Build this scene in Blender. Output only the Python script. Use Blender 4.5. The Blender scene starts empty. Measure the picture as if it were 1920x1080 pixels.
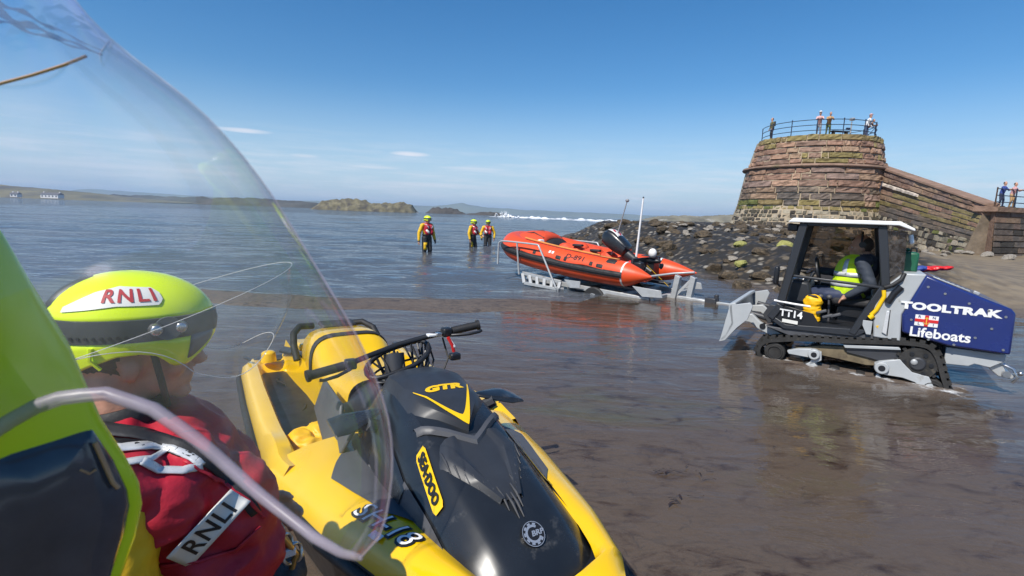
import bpy, bmesh, math, random
import numpy as np
from mathutils import Vector, Matrix, noise as mnoise
random.seed(7)
SC = bpy.context.scene
COL = SC.collection
PI = math.pi
R = math.radians

# ------------------------------------------------------------------ camera
CAM_H = 1.5
PITCH = math.atan(138.9 / 960.0)
ROLL = math.atan(0.036)
CROT = Matrix.Rotation(PI / 2 - PITCH, 3, 'X') @ Matrix.Rotation(ROLL, 3, 'Z')
cd = bpy.data.cameras.new('camera')
cam = bpy.data.objects.new('camera', cd)
COL.objects.link(cam)
cam.location = (0, 0, CAM_H)
cam.rotation_euler = CROT.to_euler()
cd.sensor_width = 36.0
cd.lens = 18.0
cd.clip_start = 0.01
cd.clip_end = 20000.0
cd.dof.use_dof = True
cd.dof.focus_distance = 7.0
cd.dof.aperture_fstop = 16.0
SC.camera = cam

# ------------------------------------------------------------------ light
SUN_EL, SUN_AZ = R(50), math.atan2(-0.62, -0.75)      # azimuth from +Y towards +X
wd = bpy.data.worlds.new('World')
SC.world = wd
wd.use_nodes = True
wn, wl = wd.node_tree.nodes, wd.node_tree.links
bg = wn['Background']
sky = wn.new('ShaderNodeTexSky')
sky.sky_type = 'NISHITA'
sky.sun_disc = False
sky.sun_elevation = SUN_EL
sky.sun_rotation = SUN_AZ
sky.air_density = 1.0
sky.dust_density = 0.25
sky.ozone_density = 3.5
tc = wn.new('ShaderNodeTexCoord')
sep = wn.new('ShaderNodeSeparateXYZ')
wl.new(tc.outputs['Generated'], sep.inputs[0])


def wmath(op, a, b=None, c=None):
    n = wn.new('ShaderNodeMath')
    n.operation = op
    for i, v in enumerate((a, b, c)):
        if v is None:
            continue
        if isinstance(v, (int, float)):
            n.inputs[i].default_value = v
        else:
            wl.new(v, n.inputs[i])
    return n.outputs[0]


az = wmath('ARCTAN2', sep.outputs[0], sep.outputs[1])
el = wmath('ARCSINE', sep.outputs[2])
comb = wn.new('ShaderNodeCombineXYZ')
wl.new(wmath('MULTIPLY', az, 7.0), comb.inputs[0])
wl.new(wmath('MULTIPLY', el, 85.0), comb.inputs[1])
cn = wn.new('ShaderNodeTexNoise')
cn.inputs['Scale'].default_value = 1.0
cn.inputs['Detail'].default_value = 6
cn.inputs['Roughness'].default_value = 0.62
wl.new(comb.outputs[0], cn.inputs['Vector'])
veil = wn.new('ShaderNodeMapRange')
veil.inputs['From Min'].default_value = 0.44
veil.inputs['From Max'].default_value = 0.78
veil.inputs['To Max'].default_value = 0.7
wl.new(cn.outputs[0], veil.inputs['Value'])
band = wn.new('ShaderNodeMapRange')
band.interpolation_type = 'SMOOTHSTEP'
band.inputs['From Min'].default_value = 0.16
band.inputs['From Max'].default_value = 0.03
wl.new(el, band.inputs['Value'])
cmask = wmath('MULTIPLY', veil.outputs[0], band.outputs[0])
# a few small lens-shaped clouds low over the sea
wob = wmath('MULTIPLY', wmath('SUBTRACT', cn.outputs[0], 0.5), 1.5)
for (caz, cel, wa, we, amp) in ((-0.200, 0.103, .040, .0052, .75), (-0.480, 0.122, .050, .0045, .6),
                                (-0.27, 0.076, .060, .0036, .5), (-0.080, 0.082, .075, .004, .5),
                                (0.108, 0.064, .022, .004, .5), (-0.385, 0.088, .030, .004, .45),
                                (-0.16, 0.048, .16, .006, .45), (-0.62, 0.05, .2, .007, .4),
                                (-0.02, 0.035, .12, .005, .4)):
    da = wmath('DIVIDE', wmath('SUBTRACT', az, caz), wa)
    de = wmath('DIVIDE', wmath('SUBTRACT', el, cel), we)
    d2 = wmath('ADD', wmath('MULTIPLY', da, da), wmath('MULTIPLY', de, de))
    g = wmath('SUBTRACT', 1.0, wmath('ADD', d2, wob))
    g = wmath('MULTIPLY', wmath('MAXIMUM', g, 0.0), amp)
    cmask = wmath('MAXIMUM', cmask, wmath('MINIMUM', g, amp))
mixc = wn.new('ShaderNodeMix')
mixc.data_type = 'RGBA'
wl.new(cmask, mixc.inputs[0])
# the low sky is a pale cool blue rather than yellow
lowm = wn.new('ShaderNodeMapRange')
lowm.interpolation_type = 'SMOOTHSTEP'
lowm.inputs['From Min'].default_value = 0.24
lowm.inputs['From Max'].default_value = -0.02
lowm.inputs['To Max'].default_value = 0.8
wl.new(el, lowm.inputs['Value'])
lowc = wn.new('ShaderNodeMix')
lowc.data_type = 'RGBA'
wl.new(lowm.outputs[0], lowc.inputs[0])
hs = wn.new('ShaderNodeHueSaturation')
hs.inputs['Saturation'].default_value = 1.35
wl.new(sky.outputs[0], hs.inputs['Color'])
wl.new(hs.outputs[0], lowc.inputs[6])
lowc.inputs[7].default_value = (4.3, 5.7, 7.2, 1)
wl.new(lowc.outputs[2], mixc.inputs[6])
mixc.inputs[7].default_value = (8.0, 7.7, 8.1, 1)
wl.new(mixc.outputs[2], bg.inputs['Color'])
bg.inputs['Strength'].default_value = 0.104
sl = bpy.data.lights.new('sun', 'SUN')
sl.energy = 4.6
sl.angle = R(0.5)
sl.color = (1.0, 0.95, 0.87)
so = bpy.data.objects.new('sun', sl)
COL.objects.link(so)
sdir = Vector((math.sin(SUN_AZ) * math.cos(SUN_EL), math.cos(SUN_AZ) * math.cos(SUN_EL), math.sin(SUN_EL)))
so.rotation_euler = sdir.to_track_quat('Z', 'Y').to_euler()
so.location = (0, -20, 40)
vs = SC.view_settings
vs.view_transform = 'Standard'
vs.look = 'None'
vs.exposure = 0.3
vs.gamma = 1.0
cy = SC.cycles
cy.use_denoising = True
cy.max_bounces = 10
cy.transparent_max_bounces = 24
cy.sample_clamp_indirect = 4.0
cy.sample_clamp_direct = 12.0
cy.caustics_reflective = False
cy.caustics_refractive = False


# ------------------------------------------------------------------ helpers
def ray(x, y):
    return CROT @ Vector(((x - 960) / 960.0, -(y - 540) / 960.0, -1.0))


def at(x, y, dist):
    """world point on the ray of photo pixel x, y at world depth Y = dist"""
    d = ray(x, y)
    return Vector((0, 0, CAM_H)) + d * (dist / d.y)


def atD(x, y, D):
    return Vector((0, 0, CAM_H)) + ray(x, y) * D


def atz(x, y, z):
    d = ray(x, y)
    return Vector((0, 0, CAM_H)) + d * ((z - CAM_H) / d.z)


MATS = {}


def mat(name, col, rough=0.5, metal=0.0, var=0.0, vscale=8.0, bump=0.0, bscale=40.0, coat=0.0, dirt=None, dscale=3.0, dcut=0.55, spec=0.5, attr=None):
    m = bpy.data.materials.new(name)
    m.use_nodes = True
    nt = m.node_tree
    b = nt.nodes['Principled BSDF']
    c = (*col, 1.0) if len(col) == 3 else col
    b.inputs['Base Color'].default_value = c
    b.inputs['Roughness'].default_value = rough
    b.inputs['Metallic'].default_value = metal
    b.inputs['Coat Weight'].default_value = coat
    b.inputs['Coat Roughness'].default_value = 0.08
    b.inputs['Specular IOR Level'].default_value = spec
    L = nt.links
    t = nt.nodes.new('ShaderNodeTexCoord')
    src = None
    if attr:
        a = nt.nodes.new('ShaderNodeAttribute')
        a.attribute_name = attr
        src = a.outputs['Color']
    if var > 0:
        n = nt.nodes.new('ShaderNodeTexNoise')
        n.inputs['Scale'].default_value = vscale
        n.inputs['Detail'].default_value = 6
        n.inputs['Roughness'].default_value = 0.6
        L.new(t.outputs['Object'], n.inputs['Vector'])
        mr = nt.nodes.new('ShaderNodeMapRange')
        mr.inputs['From Min'].default_value = 0.3
        mr.inputs['From Max'].default_value = 0.7
        mr.inputs['To Min'].default_value = 1 - var
        mr.inputs['To Max'].default_value = 1 + var
        L.new(n.outputs[0], mr.inputs['Value'])
        mx = nt.nodes.new('ShaderNodeMix')
        mx.data_type = 'RGBA'
        mx.blend_type = 'MULTIPLY'
        mx.inputs[0].default_value = 1.0
        if src:
            L.new(src, mx.inputs[6])
        else:
            mx.inputs[6].default_value = c
        L.new(mr.outputs[0], mx.inputs[7])
        src = mx.outputs[2]
        # roughness follows wear a little
        rr = nt.nodes.new('ShaderNodeMapRange')
        rr.inputs['From Min'].default_value = 0.3
        rr.inputs['From Max'].default_value = 0.7
        rr.inputs['To Min'].default_value = min(1, rough * 1.2)
        rr.inputs['To Max'].default_value = rough * 0.8
        L.new(n.outputs[0], rr.inputs['Value'])
        L.new(rr.outputs[0], b.inputs['Roughness'])
    if dirt is not None:
        n2 = nt.nodes.new('ShaderNodeTexNoise')
        n2.inputs['Scale'].default_value = dscale
        n2.inputs['Detail'].default_value = 8
        n2.inputs['Roughness'].default_value = 0.7
        L.new(t.outputs['Object'], n2.inputs['Vector'])
        m2 = nt.nodes.new('ShaderNodeMapRange')
        m2.inputs['From Min'].default_value = dcut
        m2.inputs['From Max'].default_value = dcut + 0.12
        L.new(n2.outputs[0], m2.inputs['Value'])
        mx2 = nt.nodes.new('ShaderNodeMix')
        mx2.data_type = 'RGBA'
        L.new(m2.outputs[0], mx2.inputs[0])
        if src:
            L.new(src, mx2.inputs[6])
        else:
            mx2.inputs[6].default_value = c
        mx2.inputs[7].default_value = (*dirt, 1)
        src = mx2.outputs[2]
    if src:
        L.new(src, b.inputs['Base Color'])
    if bump > 0:
        n3 = nt.nodes.new('ShaderNodeTexNoise')
        n3.inputs['Scale'].default_value = bscale
        n3.inputs['Detail'].default_value = 5
        L.new(t.outputs['Object'], n3.inputs['Vector'])
        bp = nt.nodes.new('ShaderNodeBump')
        bp.inputs['Strength'].default_value = min(1.0, bump)
        bp.inputs['Distance'].default_value = 0.3 / bscale
        L.new(n3.outputs[0], bp.inputs['Height'])
        L.new(bp.outputs[0], b.inputs['Normal'])
    MATS[name] = m
    return m


def clearmat(name, tint, base=0.04, gain=0.75, rough=0.03, film=0.03, fcol=(.8, .8, .85), iri=False):
    """thin clear plastic: see-through, mirror-like towards grazing angles, faint smears"""
    m = bpy.data.materials.new(name)
    m.use_nodes = True
    nt = m.node_tree
    nt.nodes.clear()
    L = nt.links
    out = nt.nodes.new('ShaderNodeOutputMaterial')
    tr = nt.nodes.new('ShaderNodeBsdfTransparent')
    tr.inputs[0].default_value = (*tint, 1)
    gl = nt.nodes.new('ShaderNodeBsdfGlossy')
    gl.inputs['Roughness'].default_value = rough
    df = nt.nodes.new('ShaderNodeBsdfDiffuse')
    df.inputs[0].default_value = (*fcol, 1)
    lw = nt.nodes.new('ShaderNodeLayerWeight')
    lw.inputs[0].default_value = 0.5
    pw = nt.nodes.new('ShaderNodeMath')
    pw.operation = 'POWER'
    pw.inputs[1].default_value = 2.6
    L.new(lw.outputs['Facing'], pw.inputs[0])
    ma = nt.nodes.new('ShaderNodeMath')
    ma.operation = 'MULTIPLY_ADD'
    ma.inputs[1].default_value = gain
    ma.inputs[2].default_value = base
    L.new(pw.outputs[0], ma.inputs[0])
    t = nt.nodes.new('ShaderNodeTexCoord')
    n = nt.nodes.new('ShaderNodeTexNoise')
    n.inputs['Scale'].default_value = 14
    n.inputs['Detail'].default_value = 5
    n.inputs['Distortion'].default_value = 1.5
    L.new(t.outputs['Object'], n.inputs['Vector'])
    mr = nt.nodes.new('ShaderNodeMapRange')
    mr.inputs['From Min'].default_value = 0.42
    mr.inputs['From Max'].default_value = 0.75
    mr.inputs['To Min'].default_value = film * 0.35
    mr.inputs['To Max'].default_value = film * 2.2
    L.new(n.outputs[0], mr.inputs['Value'])
    if iri:
        n2 = nt.nodes.new('ShaderNodeTexNoise')
        n2.inputs['Scale'].default_value = 9
        n2.inputs['Distortion'].default_value = 2.0
        L.new(t.outputs['Object'], n2.inputs['Vector'])
        cr = nt.nodes.new('ShaderNodeValToRGB')
        e = cr.color_ramp.elements
        e[0].position, e[0].color = 0.3, (0.62, 0.75, 1, 1)
        e[1].position, e[1].color = 0.75, (1, 0.95, 0.7, 1)
        for p_, c_ in ((0.42, (0.75, 1, 0.9, 1)), (0.5, (1, 0.85, 0.95, 1)), (0.58, (0.8, 0.8, 1, 1))):
            x = cr.color_ramp.elements.new(p_)
            x.color = c_
        L.new(n2.outputs[0], cr.inputs[0])
        L.new(cr.outputs[0], gl.inputs[0])
    a = nt.nodes.new('ShaderNodeMixShader')
    b = nt.nodes.new('ShaderNodeMixShader')
    L.new(mr.outputs[0], a.inputs[0])
    L.new(tr.outputs[0], a.inputs[1])
    L.new(df.outputs[0], a.inputs[2])
    L.new(ma.outputs[0], b.inputs[0])
    L.new(a.outputs[0], b.inputs[1])
    L.new(gl.outputs[0], b.inputs[2])
    L.new(b.outputs[0], out.inputs[0])
    MATS[name] = m
    return m


def basis(d):
    d = Vector(d).normalized()
    u = d.orthogonal().normalized()
    return u, d.cross(u)


class MB:
    """collects shapes and links them as one mesh object"""

    def __init__(s):
        s.v, s.f, s.m = [], [], []

    def add(s, vs_, fs, mi=0):
        o = len(s.v)
        s.v += [tuple(x) for x in vs_]
        for f in fs:
            s.f.append(tuple(i + o for i in f))
            s.m.append(mi)

    def box(s, c, d, rot=None, mi=0):
        c = Vector(c)
        h = Vector(d) / 2
        M = rot if rot is not None else Matrix.Identity(3)
        vs_ = [c + M @ Vector((h.x * i, h.y * j, h.z * k)) for i in (-1, 1) for j in (-1, 1) for k in (-1, 1)]
        s.add(vs_, [(0, 1, 3, 2), (4, 6, 7, 5), (0, 4, 5, 1), (2, 3, 7, 6), (0, 2, 6, 4), (1, 5, 7, 3)], mi)
        return s

    def bar(s, a, b, w, h, up=(0, 0, 1), mi=0):
        a, b = Vector(a), Vector(b)
        d = b - a
        x = d.normalized()
        y = Vector(up).cross(x)
        if y.length < 1e-4:
            y = Vector((0, 1, 0))
        y.normalize()
        z = x.cross(y)
        M = Matrix((x, y, z)).transposed()
        return s.box((a + b) / 2, (d.length, w, h), M, mi)

    def loft(s, rings, closed=True, cap=True, mi=0):
        n = len(rings[0])
        vs_ = [p for r_ in rings for p in r_]
        fs = []
        for i in range(len(rings) - 1):
            for j in range(n if closed else n - 1):
                k = (j + 1) % n
                fs.append((i * n + j, i * n + k, (i + 1) * n + k, (i + 1) * n + j))
        if cap and closed:
            fs.append(tuple(range(n - 1, -1, -1)))
            fs.append(tuple((len(rings) - 1) * n + j for j in range(n)))
        s.add(vs_, fs, mi)
        return s

    def tube(s, path, r, n=8, cap=True, mi=0, closed=False):
        P = [Vector(p) for p in path]
        rr = r if isinstance(r, (list, tuple)) else [r] * len(P)
        rings = []
        u = None
        for i, p in enumerate(P):
            if closed:
                d = (P[(i + 1) % len(P)] - P[i - 1])
            else:
                d = (P[min(i + 1, len(P) - 1)] - P[max(i - 1, 0)])
            d.normalize()
            if u is None:
                u, w = basis(d)
            else:
                u = (u - d * u.dot(d))
                if u.length < 1e-6:
                    u, _ = basis(d)
                u.normalize()
                w = d.cross(u)
            rings.append([p + (u * math.cos(2 * PI * j / n) + w * math.sin(2 * PI * j / n)) * rr[i] for j in range(n)])
        if closed:
            rings.append(rings[0])
        s.loft(rings, True, cap and not closed, mi)
        return s

    def cyl(s, a, b, r0, r1=None, n=16, mi=0):
        return s.tube([a, b], [r0, r0 if r1 is None else r1], n, True, mi)

    def ball(s, c, r, nu=14, nv=9, mi=0, M=None):
        c = Vector(c)
        r = (r, r, r) if isinstance(r, (int, float)) else r
        M = M or Matrix.Identity(3)
        vs_ = []
        for i in range(1, nv):
            th = PI * i / nv
            for j in range(nu):
                ph = 2 * PI * j / nu
                vs_.append(c + M @ Vector((r[0] * math.sin(th) * math.cos(ph), r[1] * math.sin(th) * math.sin(ph), r[2] * math.cos(th))))
        fs = []
        for i in range(nv - 2):
            for j in range(nu):
                k = (j + 1) % nu
                fs.append((i * nu + j, (i + 1) * nu + j, (i + 1) * nu + k, i * nu + k))
        vs_.append(c + M @ Vector((0, 0, r[2])))
        vs_.append(c - M @ Vector((0, 0, r[2])))
        t, b = len(vs_) - 2, len(vs_) - 1
        for j in range(nu):
            k = (j + 1) % nu
            fs.append((t, j, k))
            fs.append((b, (nv - 2) * nu + k, (nv - 2) * nu + j))
        s.add(vs_, fs, mi)
        return s

    def prism(s, pts, off, mi=0):
        """polygon pts (3d) extruded by vector off"""
        off = Vector(off)
        P = [Vector(p) for p in pts]
        n = len(P)
        s.add(P + [p + off for p in P], [tuple(range(n - 1, -1, -1)), tuple(range(n, 2 * n))] + [(i, (i + 1) % n, n + (i + 1) % n, n + i) for i in range(n)], mi)
        return s

    def grid(s, rows, mi=0):
        return s.loft(rows, False, False, mi)

    def build(s, name, mats, parent=None, smooth=35, bevel=0.0, solid=0.0, loc=None, sub=0, bseg=2):
        me = bpy.data.meshes.new(name)
        me.from_pydata(s.v, [], s.f)
        if not isinstance(mats, (list, tuple)):
            mats = [mats]
        for m in mats:
            me.materials.append(m)
        me.polygons.foreach_set('material_index', s.m)
        bm = bmesh.new()
        bm.from_mesh(me)
        bmesh.ops.remove_doubles(bm, verts=bm.verts, dist=1e-5)
        bmesh.ops.recalc_face_normals(bm, faces=bm.faces)
        if smooth:
            a = R(smooth)
            for f in bm.faces:
                f.smooth = True
            for e in bm.edges:
                if len(e.link_faces) == 2 and e.calc_face_angle(0) > a:
                    e.smooth = False
        bm.to_mesh(me)
        bm.free()
        o = bpy.data.objects.new(name, me)
        COL.objects.link(o)
        if parent:
            o.parent = parent
        if loc:
            o.location = loc
        if sub:
            md = o.modifiers.new('sub', 'SUBSURF')
            md.levels = md.render_levels = sub
        if solid:
            md = o.modifiers.new('solid', 'SOLIDIFY')
            md.thickness = solid
            md.offset = -1
        if bevel:
            md = o.modifiers.new('bevel', 'BEVEL')
            md.width = bevel
            md.segments = bseg
            md.limit_method = 'ANGLE'
            md.angle_limit = R(35)
            md.harden_normals = False
        return o


def thing(name, label, cat, loc=(0, 0, 0), rotz=0.0, group=None):
    o = bpy.data.objects.new(name, None)
    o.empty_display_size = 0.1
    COL.objects.link(o)
    o.location = loc
    o.rotation_euler = (0, 0, rotz)
    tag(o, label, cat, group)
    return o


def tag(o, label, cat, group=None):
    o['label'] = label
    o['category'] = cat
    if group:
        o['group'] = group
    return o


def struct(o, kind='structure'):
    o['kind'] = kind
    return o


def text(name, s, size, m, parent, fn, bold=0.0, sx=1.0, shear=0.0, align='CENTER', spacing=1.0, thick=0.0, label=None):
    """lettering: fn maps the flat (u, v) of the glyph outline to a point on the carrying surface"""
    cu = bpy.data.curves.new(name, 'FONT')
    cu.body = s
    cu.size = size
    cu.shear = shear
    cu.offset = bold
    cu.align_x = align
    cu.align_y = 'CENTER'
    cu.space_character = spacing
    cu.resolution_u = 3
    t = bpy.data.objects.new(name, cu)
    COL.objects.link(t)
    dg = bpy.context.evaluated_depsgraph_get()
    me = bpy.data.meshes.new_from_object(t.evaluated_get(dg))
    bpy.data.objects.remove(t)
    bm = bmesh.new()
    bm.from_mesh(me)
    bmesh.ops.subdivide_edges(bm, edges=[e for e in bm.edges if e.calc_length() > size * 0.35], cuts=2)
    bmesh.ops.triangulate(bm, faces=bm.faces)
    for v in bm.verts:
        v.co = Vector(fn(v.co.x * sx, v.co.y))
    bm.to_mesh(me)
    bm.free()
    me.name = name
    me.materials.clear()
    me.materials.append(m)
    for p in me.polygons:
        p.material_index = 0
    o = bpy.data.objects.new(name, me)
    COL.objects.link(o)
    o.parent = parent
    return o


class Body:
    """tapered limbs and lumps fused into one continuous surface"""

    def __init__(s):
        s.mb, s.pr = MB(), []

    def limb(s, a, b, r0, r1, mi=0):
        a, b = Vector(a), Vector(b)
        d = b - a
        u, w = basis(d)
        x = d.normalized()
        n, rings = 12, []
        for k in range(4):
            t = PI / 2 * (1 - k / 4)
            rings.append((a - x * r0 * math.sin(t), r0 * max(0.05, math.cos(t))))
        rings.append((a, r0))
        rings.append((b, r1))
        for k in range(1, 5):
            t = PI / 2 * k / 4
            rings.append((b + x * r1 * math.sin(t), r1 * max(0.05, math.cos(t))))
        s.mb.loft([[p + (u * math.cos(2 * PI * j / n) + w * math.sin(2 * PI * j / n)) * q for j in range(n)] for p, q in rings])
        s.pr.append(('l', a, b, r0, r1, mi))
        return s

    def lump(s, c, r, mi=0, M=None):
        r = (r, r, r) if isinstance(r, (int, float)) else r
        s.mb.ball(c, r, 16, 12, 0, M)
        s.pr.append(('b', Vector(c), Vector(r), M.inverted() if M else None, mi))
        return s

    def pick(s, p):
        best, bd = 0, 1e9
        for q in s.pr:
            if q[0] == 'l':
                _, a, b, r0, r1, mi = q
                ab = b - a
                t = max(0, min(1, (p - a).dot(ab) / max(1e-9, ab.length_squared)))
                d = (p - a - ab * t).length - (r0 + (r1 - r0) * t)
            else:
                _, c, r_, Mi, mi = q
                l = p - c
                if Mi:
                    l = Mi @ l
                k = math.sqrt((l.x / r_.x) ** 2 + (l.y / r_.y) ** 2 + (l.z / r_.z) ** 2)
                d = (k - 1) * min(r_)
            if d < bd:
                best, bd = mi, d
        return best

    def build(s, name, mats, parent, voxel=0.02, smooth=4, wrinkle=0.0, wscale=8.0, pickfn=None):
        o = s.mb.build(name, mats, None)
        md = o.modifiers.new('re', 'REMESH')
        md.mode = 'VOXEL'
        md.voxel_size = voxel
        md.use_smooth_shade = True
        sm = o.modifiers.new('sm', 'SMOOTH')
        sm.iterations = smooth
        sm.factor = 0.5
        dg = bpy.context.evaluated_depsgraph_get()
        me = bpy.data.meshes.new_from_object(o.evaluated_get(dg))
        me.name = name
        old = o.data
        o.modifiers.clear()
        o.data = me
        bpy.data.meshes.remove(old)
        me.materials.clear()
        for m in (mats if isinstance(mats, (list, tuple)) else [mats]):
            me.materials.append(m)
        if wrinkle:
            nn = [v.normal.copy() for v in me.vertices]
            for v, nr in zip(me.vertices, nn):
                q = v.co * wscale
                a_ = mnoise.noise(Vector((q.x, q.y, q.z * 1.7)) + Vector((3.1, 7.7, 1.3)))
                a_ = (1 - abs(a_) * 2.2)
                v.co += nr * wrinkle * (a_ - 0.3)
        for p in me.polygons:
            p.use_smooth = True
            p.material_index = pickfn(p.center) if pickfn else s.pick(p.center)
        o.parent = parent
        return o


def dup(root, loc, rotz, label=None, group=None, scale=None):
    r_ = root.copy()
    COL.objects.link(r_)
    r_.location = loc
    r_.rotation_euler = (0, 0, rotz)
    if scale:
        r_.scale = scale
    if label:
        r_['label'] = label
    if group:
        r_['group'] = group
    for ch in list(root.children):
        c = ch.copy()
        COL.objects.link(c)
        c.parent = r_
        for g in list(ch.children):
            d = g.copy()
            COL.objects.link(d)
            d.parent = c
    return r_


def lerp(a, b, t):
    return a + (b - a) * t


def interp(x, xs, ys):
    return float(np.interp(x, xs, ys))


def sstep(a, b, x):
    t = np.clip((x - a) / (b - a), 0, 1)
    return t * t * (3 - 2 * t)


# ------------------------------------------------------------------ shared materials
M_LIME = mat('lime_plastic', (0.72, 0.90, 0.008), 0.28, var=.05, vscale=6, coat=.4)
M_BLACK = mat('black_plastic', (0.012, 0.013, 0.016), 0.42, var=.25, vscale=9, bump=.15, bscale=300)
M_DGREY = mat('dark_grey_plastic', (0.035, 0.037, 0.043), 0.5, var=.2, vscale=7, bump=.2, bscale=350)
M_RUBBER = mat('black_rubber', (0.014, 0.014, 0.015), 0.65, var=.3, vscale=10, bump=.3, bscale=120)
M_GALV = mat('galvanised_steel', (0.42, 0.43, 0.43), 0.5, .35, var=.15, vscale=9, dirt=(.24, .22, .19), dscale=6, dcut=.6)
M_STEEL = mat('bare_steel', (0.5, 0.5, 0.5), 0.28, .9, var=.1)
M_WHITE = mat('white_paint', (0.78, 0.78, 0.77), 0.4, var=.05, vscale=5)
M_REFL = mat('reflective_tape', (0.62, 0.63, 0.64), 0.3, .2, var=.08, vscale=30, bump=.2, bscale=200)
M_SKIN = mat('skin', (0.5, 0.27, 0.18), 0.5, var=.12, vscale=14, bump=.15, bscale=160)
M_HAIR = mat('dark_hair', (0.03, 0.022, 0.017), 0.6, var=.4, vscale=60, bump=.6, bscale=180)
M_RED = mat('red_fabric', (0.42, 0.012, 0.03), 0.62, var=.22, vscale=10, bump=.35, bscale=60)
M_YFAB = mat('yellow_fabric', (0.78, 0.46, 0.01), 0.6, var=.12, vscale=9, bump=.35, bscale=50)
M_DFAB = mat('dark_fabric', (0.022, 0.022, 0.025), 0.7, var=.3, vscale=14, bump=.3, bscale=90)
M_CLEAR = clearmat('clear_visor_plastic', (.955, .965, .975), .035, .75, .03, .03, iri=True)
# ================================================================== ground and water
SHORE = [(60, 2), (30, 5.5), (12, 7.6), (9.2, 8.6), (7.6, 10.6), (5.7, 12.0), (4.9, 15), (4.1, 20), (3.6, 27), (3.3, 36), (5, 46), (13, 58), (40, 75), (120, 90)]


def shore_dist(X, Y):
    """signed distance to the shoreline, positive on land"""
    d = np.full(X.shape, 1e9)
    inside = np.zeros(X.shape, bool)
    P = SHORE + [(400, 90), (400, 2)]
    n = len(P)
    for i in range(n):
        (ax, ay), (bx, by) = P[i], P[(i + 1) % n]
        t = np.clip(((X - ax) * (bx - ax) + (Y - ay) * (by - ay)) / ((bx - ax) ** 2 + (by - ay) ** 2), 0, 1)
        d = np.minimum(d, np.hypot(X - ax - t * (bx - ax), Y - ay - t * (by - ay)))
        c = ((ay > Y) != (by > Y)) & (X < (bx - ax) * (Y - ay) / (by - ay + 1e-12) + ax)
        inside ^= c
    return np.where(inside, d, -d)


def wobble(X, Y, lam, seed, n=7):
    rs = np.random.RandomState(seed)
    z = np.zeros(X.shape)
    for _ in range(n):
        a = rs.uniform(0, 2 * PI)
        k = 2 * PI / (lam * rs.uniform(.6, 1.6))
        z += np.sin(k * (X * math.cos(a) + Y * math.sin(a)) + rs.uniform(0, 6.28))
    return z / n


def bank_line(X):
    """Y of the little wave front where the rippled water starts"""
    return np.interp(X, [-40, -8, -4.2, -3.0, -1.5, 0, 1.2, 2.2, 3.4, 5, 9], [12, 9.4, 8.7, 8.55, 8.75, 9.05, 9.0, 10.6, 9.6, 8.6, 8.0])


def ground_h(X, Y):
    d = shore_dist(X, Y)
    h = np.where(d > 0, np.minimum(.30, .05 * d), np.maximum(-.24, .06 * d))
    beyond = sstep(0, 6, Y - bank_line(X) - .3) * sstep(0, -4, d)
    h = h - beyond * (.35 + np.clip((Y - 12) * .02, 0, 2.2))
    # the rock bank
    rock = sstep(.2, 3.0, d) * sstep(9.5, 13.5, Y) * sstep(7.5, 4.5, X - .45 * Y)
    h = h + rock * (.75 + .25 * wobble(X, Y, 9, 3)) * (.75 + .45 * sstep(14, 28, Y))
    rough = sstep(-.6, 1.2, d) * sstep(9.5, 13, Y) * sstep(7.5, 4.5, X - .45 * Y)
    h = h + rough * (.10 * wobble(X, Y, .9, 5) + .06 * wobble(X, Y, .4, 6) + .08 * np.abs(wobble(X, Y, 1.6, 8)))
    h = h + .012 * wobble(X, Y, 1.1, 11) + .02 * wobble(X, Y, 3.5, 12)
    yb = Y - bank_line(X)
    bar = sstep(-9, -6, X) * sstep(1.9, .4, X) * sstep(.12, -.12, yb) * sstep(-2.3, -1.0, yb + .4 * wobble(X, Y, 2.5, 41))
    return h * (1 - bar) + bar * (.022 + .010 * wobble(X, Y, 1.6, 42))


def gh(x, y):
    return float(ground_h(np.array([x]), np.array([y]))[0])


def fan(r0, r1, ratio, a0, a1, na):
    nr = int(math.log(r1 / r0) / math.log(ratio)) + 1
    r_ = r0 * ratio ** np.arange(nr)
    a_ = np.linspace(a0, a1, na)
    RR, AA = np.meshgrid(r_, a_, indexing='ij')
    return RR * np.sin(AA), RR * np.cos(AA), RR, nr, na


def grid_mesh(name, X, Y, Z, nr, na, m, attrs=None, flip=True):
    me = bpy.data.meshes.new(name)
    n = nr * na
    me.vertices.add(n)
    co = np.empty((n, 3), np.float32)
    co[:, 0], co[:, 1], co[:, 2] = X.ravel(), Y.ravel(), Z.ravel()
    me.vertices.foreach_set('co', co.ravel())
    i = np.arange(nr - 1)[:, None] * na + np.arange(na - 1)[None, :]
    q = np.stack([i, i + 1, i + na + 1, i + na], -1).reshape(-1, 4)
    if flip:
        q = q[:, ::-1]
    nf = len(q)
    me.loops.add(nf * 4)
    me.loops.foreach_set('vertex_index', q.ravel().astype(np.int32))
    me.polygons.add(nf)
    me.polygons.foreach_set('loop_start', np.arange(nf, dtype=np.int32) * 4)
    me.polygons.foreach_set('use_smooth', np.ones(nf, bool))
    me.update(calc_edges=True)
    for k, a in (attrs or {}).items():
        at_ = me.attributes.new(k, 'FLOAT', 'POINT')
        at_.data.foreach_set('value', a.ravel().astype(np.float32))
    me.materials.append(m)
    o = bpy.data.objects.new(name, me)
    COL.objects.link(o)
    return o


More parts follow.
